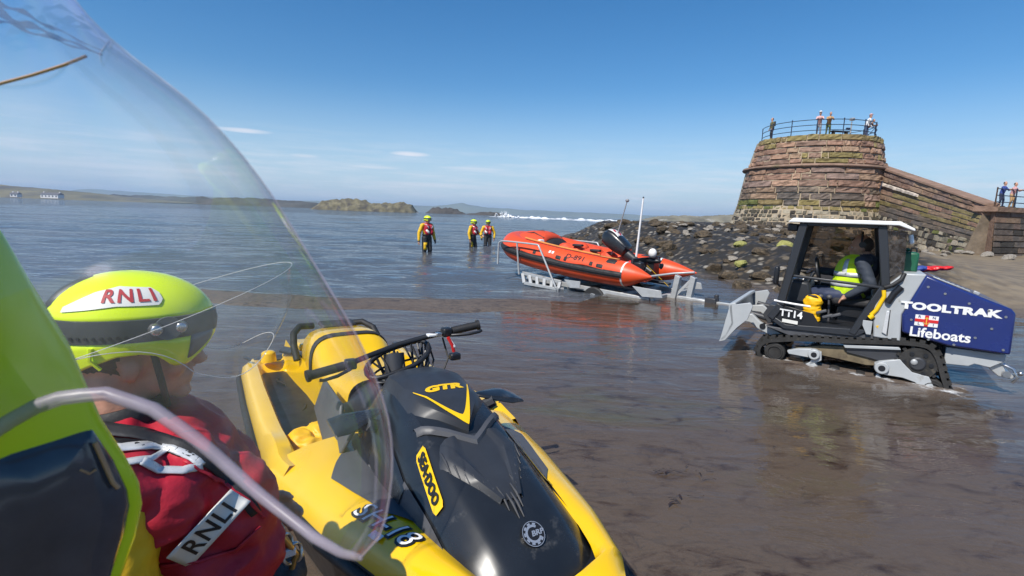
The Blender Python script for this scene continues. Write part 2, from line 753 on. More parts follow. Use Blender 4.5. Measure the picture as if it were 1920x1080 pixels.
# ---- ground material: wet dark sand with weed, paler on the beach, weedy dark on the rock bank
def ground_material():
    m = bpy.data.materials.new('wet_sand')
    m.use_nodes = True
    nt = m.node_tree
    L = nt.links
    b = nt.nodes['Principled BSDF']
    t = nt.nodes.new('ShaderNodeTexCoord')

    def noise(scale, detail=6, dist=0.0, rough=.6, stretch=None):
        n = nt.nodes.new('ShaderNodeTexNoise')
        n.inputs['Scale'].default_value = scale
        n.inputs['Detail'].default_value = detail
        n.inputs['Distortion'].default_value = dist
        n.inputs['Roughness'].default_value = rough
        if stretch:
            mp = nt.nodes.new('ShaderNodeMapping')
            mp.inputs['Scale'].default_value = stretch
            mp.inputs['Rotation'].default_value = (0, 0, R(-14))
            L.new(t.outputs['Object'], mp.inputs[0])
            L.new(mp.outputs[0], n.inputs['Vector'])
        else:
            L.new(t.outputs['Object'], n.inputs['Vector'])
        return n.outputs[0]

    def rng(v, a, c, lo=0., hi=1.):
        r_ = nt.nodes.new('ShaderNodeMapRange')
        r_.inputs['From Min'].default_value = a
        r_.inputs['From Max'].default_value = c
        r_.inputs['To Min'].default_value = lo
        r_.inputs['To Max'].default_value = hi
        L.new(v, r_.inputs['Value'])
        return r_.outputs[0]

    def mix(f, a, c):
        x = nt.nodes.new('ShaderNodeMix')
        x.data_type = 'RGBA'
        for s_, v in ((0, f), (6, a), (7, c)):
            if isinstance(v, tuple):
                x.inputs[s_].default_value = (*v, 1)
            elif isinstance(v, (int, float)):
                x.inputs[s_].default_value = v
            else:
                L.new(v, x.inputs[s_])
        return x.outputs[2]

    def attr(n):
        a = nt.nodes.new('ShaderNodeAttribute')
        a.attribute_name = n
        return a.outputs['Fac']

    sand = mix(rng(noise(.6), .35, .65), (.115, .085, .062), (.15, .112, .08))
    sand = mix(rng(noise(30, 3), .45, .7, 0, .35), sand, (.06, .045, .03))
    weed = rng(noise(5.5, 9, 1.6, .72, (1.0, 2.4, 1)), .50, .60)
    patch = rng(noise(.45, 4), .38, .60, .25, 1)
    w = nt.nodes.new('ShaderNodeMath')
    w.operation = 'MULTIPLY'
    L.new(weed, w.inputs[0])
    L.new(patch, w.inputs[1])
    sand = mix(w.outputs[0], sand, (.012, .008, .008))
    green = rng(noise(.55, 6, .5), .60, .72, 0, .55)
    sand = mix(green, sand, (.07, .075, .018))
    dry = mix(rng(noise(1.7, 6), .4, .62), (.24, .185, .115), (.15, .115, .075))
    col = mix(attr('dry'), sand, dry)
    wd_ = mix(rng(noise(2.2, 8, .4), .42, .6), (.050, .036, .020), (.12, .088, .050))
    vo = nt.nodes.new('ShaderNodeTexVoronoi')
    vo.inputs['Scale'].default_value = 4.2
    L.new(t.outputs['Object'], vo.inputs['Vector'])
    vs2 = nt.nodes.new('ShaderNodeSeparateColor')
    L.new(vo.outputs['Color'], vs2.inputs[0])
    wd_ = mix(rng(vs2.outputs[0], .62, .8), wd_, (.15, .125, .09))
    wd_ = mix(rng(vs2.outputs[1], .80, .9), wd_, (.27, .245, .20))
    wd_ = mix(rng(vo.outputs['Distance'], .30, .50), wd_, (.022, .018, .012))
    col = mix(attr('rocky'), col, wd_)
    L.new(col, b.inputs['Base Color'])
    b.inputs['Roughness'].default_value = .62
    bp = nt.nodes.new('ShaderNodeBump')
    bp.inputs['Strength'].default_value = .5
    bp.inputs['Distance'].default_value = .04
    L.new(noise(9, 8), bp.inputs['Height'])
    L.new(bp.outputs[0], b.inputs['Normal'])
    return m


gx = np.concatenate([np.linspace(-60, -8, 40)[:-1], np.linspace(-8, 30, 330), np.linspace(30, 80, 40)[1:]])
gy = np.concatenate([np.linspace(-6, 2, 20)[:-1], np.linspace(2, 12, 70)[:-1], np.linspace(12, 42, 300), np.linspace(42, 95, 60)[1:]])
GX, GY = np.meshgrid(gx, gy, indexing='ij')
GZ = ground_h(GX, GY)
SD = shore_dist(GX, GY)
ROCKY = sstep(-.4, .8, SD) * sstep(9.6, 12, GY) * sstep(6.0, 4.2, GX - .45 * GY + .8 * wobble(GX, GY, 4, 9))
DRY = sstep(.15, 1.6, SD + .5 * wobble(GX, GY, 2.2, 4))
ground = struct(grid_mesh('shore_ground', GX, GY, GZ, len(gx), len(gy), ground_material(), {'rocky': ROCKY, 'dry': DRY}))
bx, by, br, bnr, bna = fan(40, 15000, 1.12, -PI, PI, 120)
M_BED = mat('sea_bed_silt', (.08, .065, .045), .8)
deep = struct(grid_mesh('sea_floor', bx, by, np.full(bx.shape, -3.2), bnr, bna, M_BED, None, False))


def water_material():
    m = bpy.data.materials.new('sea_water')
    m.use_nodes = True
    nt = m.node_tree
    nt.nodes.clear()
    L = nt.links
    out = nt.nodes.new('ShaderNodeOutputMaterial')
    t = nt.nodes.new('ShaderNodeTexCoord')
    at_ = nt.nodes.new('ShaderNodeAttribute')
    at_.attribute_name = 'deep'
    tr = nt.nodes.new('ShaderNodeBsdfTransparent')
    tr.inputs[0].default_value = (.84, .77, .68, 1)
    df = nt.nodes.new('ShaderNodeBsdfDiffuse')
    mc = nt.nodes.new('ShaderNodeMix')
    mc.data_type = 'RGBA'
    L.new(at_.outputs['Fac'], mc.inputs[0])
    mc.inputs[6].default_value = (.145, .118, .104, 1)
    mc.inputs[7].default_value = (.092, .104, .122, 1)
    L.new(mc.outputs[2], df.inputs[0])
    # stirred silt and weed hanging in soft patches just under the surface
    wm = nt.nodes.new('ShaderNodeMapping')
    wm.inputs['Scale'].default_value = (1.0, 2.1, 1)
    wm.inputs['Rotation'].default_value = (0, 0, R(-16))
    L.new(t.outputs['Object'], wm.inputs[0])
    pn = []
    for sc_, de_, lo_, hi_ in ((3.4, 9, .50, .66), (.8, 4, .36, .60), (.42, 6, .56, .70)):
        q = nt.nodes.new('ShaderNodeTexNoise')
        q.inputs['Scale'].default_value = sc_
        q.inputs['Detail'].default_value = de_
        q.inputs['Roughness'].default_value = .68
        q.inputs['Distortion'].default_value = .8
        L.new(wm.outputs[0], q.inputs['Vector'])
        m_ = nt.nodes.new('ShaderNodeMapRange')
        m_.inputs['From Min'].default_value = lo_
        m_.inputs['From Max'].default_value = hi_
        L.new(q.outputs[0], m_.inputs['Value'])
        pn.append(m_.outputs[0])
    pm = nt.nodes.new('ShaderNodeMath')
    pm.operation = 'MULTIPLY'
    L.new(pn[0], pm.inputs[0])
    L.new(pn[1], pm.inputs[1])
    c1 = nt.nodes.new('ShaderNodeMix')
    c1.data_type = 'RGBA'
    L.new(pn[2], c1.inputs[0])
    c1.inputs[6].default_value = (.165, .130, .104, 1)
    c1.inputs[7].default_value = (.145, .138, .072, 1)
    c2 = nt.nodes.new('ShaderNodeMix')
    c2.data_type = 'RGBA'
    L.new(pm.outputs[0], c2.inputs[0])
    L.new(c1.outputs[2], c2.inputs[6])
    c2.inputs[7].default_value = (.040, .026, .026, 1)
    L.new(c2.outputs[2], mc.inputs[6])
    under = nt.nodes.new('ShaderNodeMixShader')
    mr = nt.nodes.new('ShaderNodeMapRange')
    mr.inputs['To Min'].default_value = .45
    mr.inputs['To Max'].default_value = .93
    L.new(at_.outputs['Fac'], mr.inputs['Value'])
    si = nt.nodes.new('ShaderNodeAttribute')
    si.attribute_name = 'silt'
    sx_ = nt.nodes.new('ShaderNodeMath')
    sx_.operation = 'MAXIMUM'
    L.new(mr.outputs[0], sx_.inputs[0])
    L.new(si.outputs['Fac'], sx_.inputs[1])
    L.new(sx_.outputs[0], under.inputs[0])
    L.new(tr.outputs[0], under.inputs[1])
    L.new(df.outputs[0], under.inputs[2])
    gl = nt.nodes.new('ShaderNodeBsdfGlossy')
    gl.inputs['Roughness'].default_value = .04
    # ripples, crests lying across the view, finer close in
    mp = nt.nodes.new('ShaderNodeMapping')
    mp.inputs['Scale'].default_value = (.55, 1.5, 1)
    mp.inputs['Rotation'].default_value = (0, 0, R(9))
    L.new(t.outputs['Object'], mp.inputs[0])
    n1 = nt.nodes.new('ShaderNodeTexNoise')
    n1.inputs['Scale'].default_value = 2.4
    n1.inputs['Detail'].default_value = 5
    n1.inputs['Roughness'].default_value = .55
    n1.inputs['Distortion'].default_value = .6
    L.new(mp.outputs[0], n1.inputs['Vector'])
    n2 = nt.nodes.new('ShaderNodeTexNoise')
    n2.inputs['Scale'].default_value = .35
    n2.inputs['Detail'].default_value = 3
    L.new(mp.outputs[0], n2.inputs['Vector'])
    ad = nt.nodes.new('ShaderNodeMath')
    ad.operation = 'MULTIPLY_ADD'
    ad.inputs[1].default_value = 2.0
    L.new(n2.outputs[0], ad.inputs[0])
    L.new(n1.outputs[0], ad.inputs[2])
    bp = nt.nodes.new('ShaderNodeBump')
    bp.inputs['Distance'].default_value = .12
    st = nt.nodes.new('ShaderNodeMapRange')
    st.inputs['To Min'].default_value = .14
    st.inputs['To Max'].default_value = .75
    L.new(at_.outputs['Fac'], st.inputs['Value'])
    L.new(st.outputs[0], bp.inputs['Strength'])
    L.new(ad.outputs[0], bp.inputs['Height'])
    L.new(bp.outputs[0], gl.inputs['Normal'])
    fr = nt.nodes.new('ShaderNodeFresnel')
    fr.inputs['IOR'].default_value = 1.33
    L.new(bp.outputs[0], fr.inputs['Normal'])
    mx = nt.nodes.new('ShaderNodeMixShader')
    L.new(fr.outputs[0], mx.inputs[0])
    L.new(under.outputs[0], mx.inputs[1])
    L.new(gl.outputs[0], mx.inputs[2])
    # foam
    fo = nt.nodes.new('ShaderNodeBsdfDiffuse')
    fo.inputs[0].default_value = (.75, .77, .78, 1)
    fa = nt.nodes.new('ShaderNodeAttribute')
    fa.attribute_name = 'foam'
    fn = nt.nodes.new('ShaderNodeTexNoise')
    fn.inputs['Scale'].default_value = 7
    fn.inputs['Detail'].default_value = 8
    fn.inputs['Roughness'].default_value = .75
    L.new(t.outputs['Object'], fn.inputs['Vector'])
    sm = nt.nodes.new('ShaderNodeMath')
    sm.operation = 'ADD'
    L.new(fa.outputs['Fac'], sm.inputs[0])
    L.new(fn.outputs[0], sm.inputs[1])
    fm = nt.nodes.new('ShaderNodeMapRange')
    fm.inputs['From Min'].default_value = .95
    fm.inputs['From Max'].default_value = 1.20
    L.new(sm.outputs[0], fm.inputs['Value'])
    m2 = nt.nodes.new('ShaderNodeMixShader')
    L.new(fm.outputs[0], m2.inputs[0])
    L.new(mx.outputs[0], m2.inputs[1])
    L.new(fo.outputs[0], m2.inputs[2])
    L.new(m2.outputs[0], out.inputs[0])
    return m


wx, wy, wr, wnr, wna = fan(.25, 14000, 1.0125, R(-100), R(100), 520)
DEEP = sstep(-.03, .10, wy - bank_line(wx) + .04 * wobble(wx, wy, 1.2, 21) + .10 * wobble(wx, wy, 3, 22))
sdw = shore_dist(wx, wy)
DEEP = DEEP * sstep(.5, -2.5, sdw) * (1 - .85 * sstep(4.2, 6.5, wx) * sstep(11.5, 8, wy))
rs = np.random.RandomState(2)
WZ = np.zeros(wx.shape)
for lam, amp, n in ((6.5, .045, 6), (3.2, .03, 8), (1.7, .018, 10), (.9, .009, 10)):
    fade = sstep(lam / 3.2, lam / 7.0, wr * .0125)
    for _ in range(n):
        a = R(rs.normal(96, 17))
        k = 2 * PI / (lam * rs.uniform(.65, 1.5))
        ph = k * (wx * math.cos(a) + wy * math.sin(a)) + rs.uniform(0, 6.28)
        WZ += fade * amp / math.sqrt(n) * (np.sin(ph) + .25 * np.sin(2 * ph))
amp = .10 + .35 * sstep(1.2, 3.2, wx) * sstep(9, 7, wy) + .90 * DEEP * sstep(6, 13, wy)
WZ = WZ * amp + .012 * np.exp(-((wy - bank_line(wx)) / .22) ** 2)
# wash round the tracks and along the rocks
FOAM = .42 * np.exp(-(sdw / .28) ** 2) * sstep(4, 7, wx) * sstep(8, 10, wy)
FOAM = FOAM + .34 * np.exp(-((wy - bank_line(wx) - .12) / .05) ** 2) * sstep(-7, -2, wx) * sstep(1.5, 0, wx) * (0.4 + .6 * wobble(wx, wy, .8, 31))
for (px_, py_, s_, a_) in ((2.88, 5.62, .11, .58), (3.05, 5.50, .11, .54), (3.22, 5.32, .11, .58), (3.40, 5.20, .11, .56), (3.55, 5.06, .11, .58), (3.75, 4.93, .11, .58), (3.98, 4.76, .14, .58), (4.12, 4.6, .15, .58), (4.3, 4.75, .14, .46), (2.75, 5.75, .16, .44), (2.5, 6.2, .22, .38), (3.6, 4.8, .25, .36), (3.1, 5.2, .25, .36), (4.6, 12.6, .5, .4)):
    FOAM = np.maximum(FOAM, .96 * a_ * np.exp(-((wx - px_) ** 2 + (wy - py_) ** 2) / (2 * s_ * s_)))
SILT = .96 * np.clip(1.5 * np.exp(-(((wx - 3.75) * .84 - (wy - 5.3) * .55) ** 2 / 1.6 + ((wx - 3.75) * .55 + (wy - 5.3) * .84) ** 2 / .7)), 0, 1)
water = struct(grid_mesh('sea_water', wx, wy, WZ, wnr, wna, water_material(), {'deep': DEEP, 'foam': FOAM, 'silt': SILT}, False))

# ---- scraps of weed on the bottom and drifting in the shallows
M_WEED = mat('brown_seaweed', (.030, .016, .012), .5, var=.4, vscale=6)
mb = MB()
rs_ = random.Random(77)
for i in range(620):
    if i < 470:
        cx_, cy_ = rs_.uniform(-.6, 5.2), rs_.uniform(1.2, 8.2)
    else:
        cx_, cy_ = rs_.uniform(-4, 4.5), rs_.uniform(3.0, 9)
    if mnoise.noise(Vector((cx_ * .8, cy_ * .8, 3))) < .12:
        continue
    z_ = rs_.uniform(-.18, -.08) if rs_.random() < .96 else .004
    for q in range(rs_.randint(1, 4)):
        a = rs_.gauss(-.25, .7)
        L_ = rs_.uniform(.03, .11)
        w_ = rs_.uniform(.003, .008)
        x0, y0 = cx_ + rs_.gauss(0, .05), cy_ + rs_.gauss(0, .05)
        rows = []
        for k in range(6):
            t = k / 5
            aa = a + .8 * math.sin(3 * t + q)
            x0 += math.cos(aa) * L_ / 5
            y0 += math.sin(aa) * L_ / 5
            ww = w_ * (1 - abs(2 * t - 1) ** 2 * .8)
            rows.append([Vector((x0 - math.sin(aa) * ww, y0 + math.cos(aa) * ww, z_)), Vector((x0 + math.sin(aa) * ww, y0 - math.cos(aa) * ww, z_ + .004))])
        mb.grid(rows)
struct(mb.build('seaweed', M_WEED, smooth=60), 'stuff')

# ---- breaking surf far out, and the burst of spray over the reef
M_FOAM = mat('sea_foam', (.8, .82, .84), .8, var=.08, vscale=.6, bump=.5, bscale=2)


def surf_line(name, pts, w, h, seed):
    rows = []
    n = 160
    rs_ = random.Random(seed)
    for i in range(n + 1):
        t = i / n * (len(pts) - 1)
        k = min(int(t), len(pts) - 2)
        p = Vector(pts[k]).lerp(Vector(pts[k + 1]), t - k)
        e = .12 + .88 * abs(mnoise.noise(Vector((i * .11, seed, 0)))) * 2
        e *= min(1, i / 12, (n - i) / 12) + .02
        row = []
        for j in range(7):
            u = (j / 6 - .5) * 2
            row.append(Vector((p.x + rs_.uniform(-.3, .3), p.y + u * w * (.5 + e), max(-.1, h * e * (1 - u * u) - .04 + rs_.uniform(-.05, .05) * h))))
        rows.append(row)
    mb = MB().grid(rows)
    return struct(mb.build(name, M_FOAM, smooth=80), 'structure')


surf_line('surf', [(-12, 225, 0), (8, 215, 0), (25, 190, 0), (45, 165, 0), (60, 150, 0)], 3.2, .75, 3)
surf_line('surf', [(-2, 260, 0), (25, 250, 0), (60, 225, 0)], 3, .6, 8)
surf_line('surf', [(22, 120, 0), (32, 112, 0), (46, 104, 0)], 1.6, .5, 5)
surf_line('surf', [(-72, 310, 0), (-58, 312, 0)], 2, 1.1, 6)
mb = MB()
rs_ = random.Random(4)
for i in range(90):
    u = rs_.random() ** 1.4
    x = rs_.gauss(0, 1) * (2.2 * (1 - u) + .25)
    mb.ball((-3.2 + x + u * -1.2, 216 + rs_.uniform(-1, 1), .05 + u * 2.6), rs_.uniform(.15, .5) * (1.15 - u), 7, 5)
struct(mb.build('sea_spray', M_FOAM, smooth=80), 'stuff')


# ================================================================== far land
def ridge(name, pts, depth, m, seed, rough=.25, base=-.5, step=1.0):
    """a length of land: pts = (x, y, height); real depth behind the front line"""
    rows = []
    tot = len(pts) - 1
    L_ = sum((Vector(pts[i + 1][:2]) - Vector(pts[i][:2])).length for i in range(tot))
    n = max(24, int(L_ / step))
    for i in range(n + 1):
        t = i / n * tot
        k = min(int(t), tot - 1)
        a, b = Vector(pts[k]), Vector(pts[k + 1])
        p = a.lerp(b, t - k)
        h = p.z
        row = []
        for j in range(15):
            u = j / 14
            prof = math.sin(PI * min(1, u * 1.25) * .8) if u < .8 else math.sin(PI * .8) * (1 - (u - .8) / .2)
            prof = min(1, (u / .32)) ** .55 if u < .32 else (1 - ((u - .32) / .68) ** 1.6)
            q = Vector((p.x, p.y + u * depth, 0))
            nz = mnoise.fractal(Vector((q.x / (6 * step), q.y / (6 * step), seed)), .9, 2.1, 5)
            nz2 = mnoise.noise(Vector((q.x / (1.6 * step), q.y / (1.6 * step), seed + 5)))
            row.append(Vector((q.x + nz2 * step * .5, q.y + nz * step, base + max(0, (h - base) * prof * (1 + rough * nz) + nz2 * rough * .35 * h * (prof > .02)))))
        rows.append(row)
    return struct(MB().grid(rows).build(name, m, smooth=50))


M_ISLE = mat('lichened_sea_rock', (.13, .112, .062), .9, var=.5, vscale=.35, bump=1, bscale=1.2, dirt=(.05, .042, .036), dscale=.22, dcut=.5)
M_REEF = mat('dark_reef_rock', (.07, .062, .055), .9, var=.5, vscale=.4, bump=1, bscale=1.5, dirt=(.03, .026, .022), dscale=.4, dcut=.5)
M_COAST = mat('rough_coast_grass', (.14, .122, .06), .95, var=.4, vscale=.04, bump=.6, bscale=.5, dirt=(.06, .055, .05), dscale=.03, dcut=.5)
M_HEAD = mat('dark_headland', (.06, .06, .055), .95, var=.4, vscale=.05, bump=.6, bscale=.5)
M_FAR = mat('far_farmland', (.10, .115, .075), 1.0, var=.35, vscale=.004)
M_HILLR = mat('pale_cliff', (.17, .15, .10), .95, var=.45, vscale=.07, bump=.8, bscale=.4, dirt=(.45, .43, .40), dscale=.05, dcut=.58)
ridge('rocky_islet', [(-120, 300, .3), (-114, 300, 5.2), (-104, 300, 6.6), (-92, 300, 6.8), (-84, 301, 5.0), (-76, 302, 5.0), (-68, 303, 6.0), (-62, 304, 4.6), (-59, 304, .2)], 20, M_ISLE, 2, .20, step=.7)
ridge('rocky_islet', [(-60, 345, .3), (-55, 345, 3.6), (-47, 345, 4.4), (-40, 346, 3.2), (-33, 347, .2)], 14, M_REEF, 4, .35, step=.7)
ridge('reef', [(-34, 330, .1), (-22, 330, 1.8), (-14, 330, 2.2), (-6, 330, 1.4), (0, 330, .1)], 10, M_REEF, 6, .35, step=.7)
ridge('reef', [(-150, 420, .1), (-140, 420, 2.4), (-128, 420, 2.6), (-116, 420, .1)], 14, M_REEF, 7, .35, step=.8)
ridge('headland', [(-640, 420, 14), (-520, 410, 12), (-440, 405, 10), (-390, 404, 7), (-330, 402, 2.6), (-300, 402, .5)], 160, M_COAST, 9, .12, step=3)
ridge('headland', [(-420, 520, 7), (-370, 530, 6.5), (-330, 540, 7.5), (-290, 540, 8.5), (-240, 545, 7), (-180, 550, 5), (-150, 560, 2.6), (-135, 560, .3)], 60, M_HEAD, 13, .2, step=2)
ridge('hills', [(-2600, 2900, 60), (-1500, 2900, 30), (-1100, 3000, 40), (-800, 3000, 26), (-500, 3000, 34), (-330, 3000, 56), (-180, 3000, 36), (100, 3000, 30), (420, 3000, 27), (800, 3000, 24), (1100, 3000, 20), (1500, 3000, 20), (2600, 2900, 40)], 700, M_FAR, 17, .12, step=18)
ridge('hills', [(104, 400, .3), (118, 400, 4.2), (136, 402, 5.2), (150, 404, 5.0), (166, 405, 6.6), (185, 408, 7.6), (230, 410, 8)], 60, M_HILLR, 19, .2, step=1.5)

# white house on the shore and a cottage further left
M_HWALL = mat('whitewash', (.74, .70, .66), .8, var=.08, vscale=.6)
M_HROOF = mat('slate_roof', (.10, .09, .09), .8, var=.2, vscale=1)
M_HGLASS = mat('window_glass_dark', (.03, .035, .04), .15)


def house(x, y, z, w, d, h, lab, rz, nwin):
    t = thing('house', lab, 'house', (x, y, z), rz)
    MB().box((0, 0, h / 2), (w, d, h)).build('wall', M_HWALL, t)
    e, p = .3, h * .62
    MB().prism([(-w / 2 - e, -d / 2 - e, h), (-w / 2 - e, d / 2 + e, h), (-w / 2 - e, 0, h + p)], (w + 2 * e, 0, 0)).build('roof', M_HROOF, t)
    for k in range(nwin):
        wx_ = -w / 2 + (k + .5) * w / nwin
        MB().box((wx_, -d / 2, h * .55), (.9, .12, 1.1)).build('window', M_HGLASS, t)
    for sx_ in (-1, 1):
        MB().box((sx_ * (w / 2 - .6), 0, h + p * .95), (.8, .8, 1.2)).build('chimney', M_HWALL, t)


house(-354, 396, .8, 12.5, 6, 2.7, 'long white house with a dark roof on the shore of the left headland', R(4), 5)
house(-380, 394, .8, 4.6, 5, 2.2, 'small pale cottage left of the long white house on the headland', R(10), 2)
# ================================================================== masonry
M_MORTAR = mat('lime_mortar', (.36, .29, .20), .95, var=.25, vscale=1.5, bump=.5, bscale=14)
M_STONE = mat('sandstone_blocks', (.3, .2, .15), .92, var=.32, vscale=2.6, bump=.9, bscale=9, attr='stone', dirt=(.10, .075, .05), dscale=1.3, dcut=.60)
M_COPE = mat('weathered_coping', (.24, .15, .105), .92, var=.3, vscale=1.6, bump=.8, bscale=7, dirt=(.15, .125, .06), dscale=.9, dcut=.55)
M_LICHEN = mat('pale_lime_wash', (.50, .43, .36), .95, var=.3, vscale=3, bump=.6, bscale=12)
M_RUST = mat('rust_and_weed', (.07, .035, .018), .95, var=.5, vscale=5, bump=.8, bscale=12)
M_RAIL = mat('blue_black_iron', (.02, .03, .06), .5, var=.2)

PINK = [(.29, .175, .115), (.25, .145, .10), (.32, .20, .135), (.23, .145, .105), (.28, .185, .12), (.22, .15, .12)]
OLIVE = [(.21, .165, .06), (.24, .19, .08), (.19, .14, .06)]
GREYB = [(.15, .115, .085), (.13, .10, .08), (.17, .12, .085), (.12, .10, .085)]
PALE = [(.30, .26, .19), (.34, .29, .22), (.25, .22, .16)]
DARK = [(.055, .045, .035), (.045, .038, .03), (.07, .06, .04)]
MOSS = [(.11, .12, .03), (.14, .14, .035)]


class Blocks:
    def __init__(s, surf, seed):
        s.S, s.r = surf, random.Random(seed)
        s.v, s.f, s.c = [], [], []

    def block(s, u0, u1, v0, v1, col, prot, gap, nu=5, nv=3, rough=.03, skew=0.0):
        S, r_ = s.S, s.r
        base = len(s.v)
        seed = r_.uniform(0, 50)
        W, H = u1 - u0, v1 - v0
        ju = [r_.uniform(-skew, skew) * W for _ in range(4)]
        jv = [r_.uniform(-skew, skew) * H for _ in range(4)]
        for ring in range(2):
            pass
        for j in range(nv + 2):
            for i in range(nu + 2):
                a, b = i / (nu + 1), j / (nv + 1)
                # corners of the block jittered so rubble is irregular
                du = (1 - a) * (1 - b) * ju[0] + a * (1 - b) * ju[1] + (1 - a) * b * ju[2] + a * b * ju[3]
                dv = (1 - a) * (1 - b) * jv[0] + a * (1 - b) * jv[1] + (1 - a) * b * jv[2] + a * b * jv[3]
                edge = i in (0, nu + 1) or j in (0, nv + 1)
                aa = gap / W + (1 - 2 * gap / W) * a
                bb = gap / H + (1 - 2 * gap / H) * b
                if not edge:
                    aa = gap / W * 1.5 + (1 - 3.0 * gap / W) * ((i - 1) / max(1, nu - 1))
                    bb = gap / H * 1.6 + (1 - 3.2 * gap / H) * ((j - 1) / max(1, nv - 1))
                P, N = S(u0 + W * aa + du, v0 + H * bb + dv)
                if edge:
                    d = -.03
                else:
                    q = P * 2.2
                    d = prot * (1 + .5 * mnoise.noise(q + Vector((seed, 0, 0)))) + rough * mnoise.noise(P * 5 + Vector((0, seed, 0)))
                s.v.append(P + N * d)
                s.c.append(col)
        n = nu + 2
        for j in range(nv + 1):
            for i in range(nu + 1):
                k = base + j * n + i
                s.f.append((k, k + 1, k + n + 1, k + n))

    def build(s, name, m, parent):
        me = bpy.data.meshes.new(name)
        me.from_pydata([tuple(v) for v in s.v], [], s.f)
        a = me.attributes.new('stone', 'FLOAT_COLOR', 'POINT')
        a.data.foreach_set('color', np.array([(*c, 1) for c in s.c], np.float32).ravel())
        me.materials.append(m)
        bm = bmesh.new()
        bm.from_mesh(me)
        bmesh.ops.recalc_face_normals(bm, faces=bm.faces)
        for f in bm.faces:
            f.smooth = False
        bm.to_mesh(me)
        bm.free()
        o = bpy.data.objects.new(name, me)
        COL.objects.link(o)
        o.parent = parent
        return o


def tint(r_, pal, f=1.0):
    c = r_.choice(pal)
    k = r_.uniform(.82, 1.15) * f
    return tuple(x * k for x in c)


# ---- the round battered end of the pier
TX, TY = 24.2, 42.9
tower = thing('stone_tower', 'round red sandstone pier end with battered sides and a railed top', 'tower', (TX, TY, 0))
T_Z = [-.6, .5, 2.9, 5.7, 5.95, 8.17]
T_R = [6.5, 6.15, 5.42, 4.98, 4.86, 4.30]


def tower_surf(u, v):
    r_ = interp(v, T_Z, T_R)
    slope = .22
    a = u / 5.2
    n = Vector((math.cos(a), math.sin(a), 0))
    return Vector((math.cos(a) * r_, math.sin(a) * r_, v)), (n + Vector((0, 0, slope))).normalized()


A0, A1 = -PI * 1.06 * 5.2, PI * .12 * 5.2
rows = []
for zz in np.linspace(-.6, 8.0, 30):
    rows.append([tower_surf(A0 + (2 * PI * 5.2) * k / 72, zz)[0] for k in range(72)])
mb = MB().loft(rows)
mb.build('mortar_core', M_MORTAR, tower, smooth=60)
B = Blocks(tower_surf, 5)
r_ = B.r
z = -.5
while z < 2.75:                                   # rubble skirt
    h = r_.uniform(.26, .42)
    u = A0
    while u < A1:
        w = r_.uniform(.22, .6)
        if z > 2.3:
            col = tint(r_, MOSS + OLIVE)
        else:
            col = tint(r_, PALE + [PALE[0]] if r_.random() < .42 else DARK)
        B.block(u, u + w, z, min(z + h, 2.85), col, r_.uniform(.0, .10), .03, 3, 2, .06, .16)
        u += w
    z += h
z = 2.85
courses = [.46, .50, .44, .52, .48, .44]
for ci, h in enumerate(courses):
    u = A0 + r_.uniform(0, .4)
    while u < A1:
        w = r_.choice([.6, 1.0, 1.3, 1.6, 1.9, 2.3])
        low = ci < 3
        col = tint(r_, GREYB) if low and r_.random() < .75 else tint(r_, PINK)
        if ci == 0 and r_.random() < .6:
            col = tint(r_, MOSS + OLIVE)
        B.block(u, u + w, z, z + h, col, r_.uniform(.04, .15), .032, 7, 4, .11)
        u += w
    z += h
z = 5.95
ups = [.38, .44, .44, .44, .50]
for ci, h in enumerate(ups):
    u = A0 + r_.uniform(0, .4)
    while u < A1:
        w = r_.choice([.5, .9, 1.3, 1.7, 2.3])
        col = tint(r_, OLIVE) if (ci == 4 or (ci in (0, 1) and r_.random() < .35)) else tint(r_, PINK, 1.05)
        if ci == 3 and r_.random() < .3:
            col = tint(r_, OLIVE)
        B.block(u, u + w, z, z + h - (0 if ci < 4 else .02), col, r_.uniform(.04, .16), .034, 7, 4, .11)
        u += w
    z += h
B.build('masonry', M_STONE, tower)
rows = []
for (zz, rr) in ((5.70, 4.95), (5.72, 5.22), (5.80, 5.27), (5.93, 5.20), (5.98, 4.83)):
    rows.append([Vector((math.cos(k * PI / 48) * (rr + .025 * mnoise.noise(Vector((k * .6, zz * 3, 0)))), math.sin(k * PI / 48) * (rr + .02 * mnoise.noise(Vector((k * .8, zz * 3, 4)))), zz)) for k in range(96)])
MB().loft(rows, True, True).build('cornice', M_COPE, tower, smooth=50)
MB().cyl((0, 0, 7.9), (0, 0, 8.12), 4.25, 4.22, 64).build('deck', M_COPE, tower)

# ---- railing round the top
rail = thing('railing', 'blue iron railing round the top of the stone pier end', 'railing', (TX, TY, 8.1))
RR = 3.98
mb = MB()
angs = [R(a) for a in range(-205, 31, 5)]


def rp(a, z_, rr=RR):
    return Vector((rr * math.cos(a), rr * math.sin(a), z_))


for zz in (1.12, .74, .36):
    MB().tube([rp(a, zz) for a in angs], .026, 6).build('rail', M_RAIL, rail)
for a in (-205, -170, -145, -120, -95, -70, -45, -20, 5, 30):
    MB().tube([rp(R(a), -.08), rp(R(a), 1.16)], .034, 6).ball(rp(R(a), 1.18), .05, 6, 5).build('post', M_RAIL, rail)
a = R(-20)
MB().tube([rp(a, 1.08), rp(a, .05, RR - .75)], .024, 6).build('brace', M_RAIL, rail)

# ---- the long wall running from it
W0, W1 = Vector((27.6, 40.2, 0)), Vector((23.55, 26.0, 0))
wlen = (W1 - W0).length
wdir = (W1 - W0).normalized()
wnrm = Vector((-wdir.y, wdir.x, 0))
if wnrm.x > 0:
    wnrm = -wnrm
wall = thing('harbour_wall', 'long sandstone harbour wall sloping down to the right of the round pier end', 'wall', W0)


def wtop(u):
    return lerp(6.17, 2.86, max(0, u) / wlen)


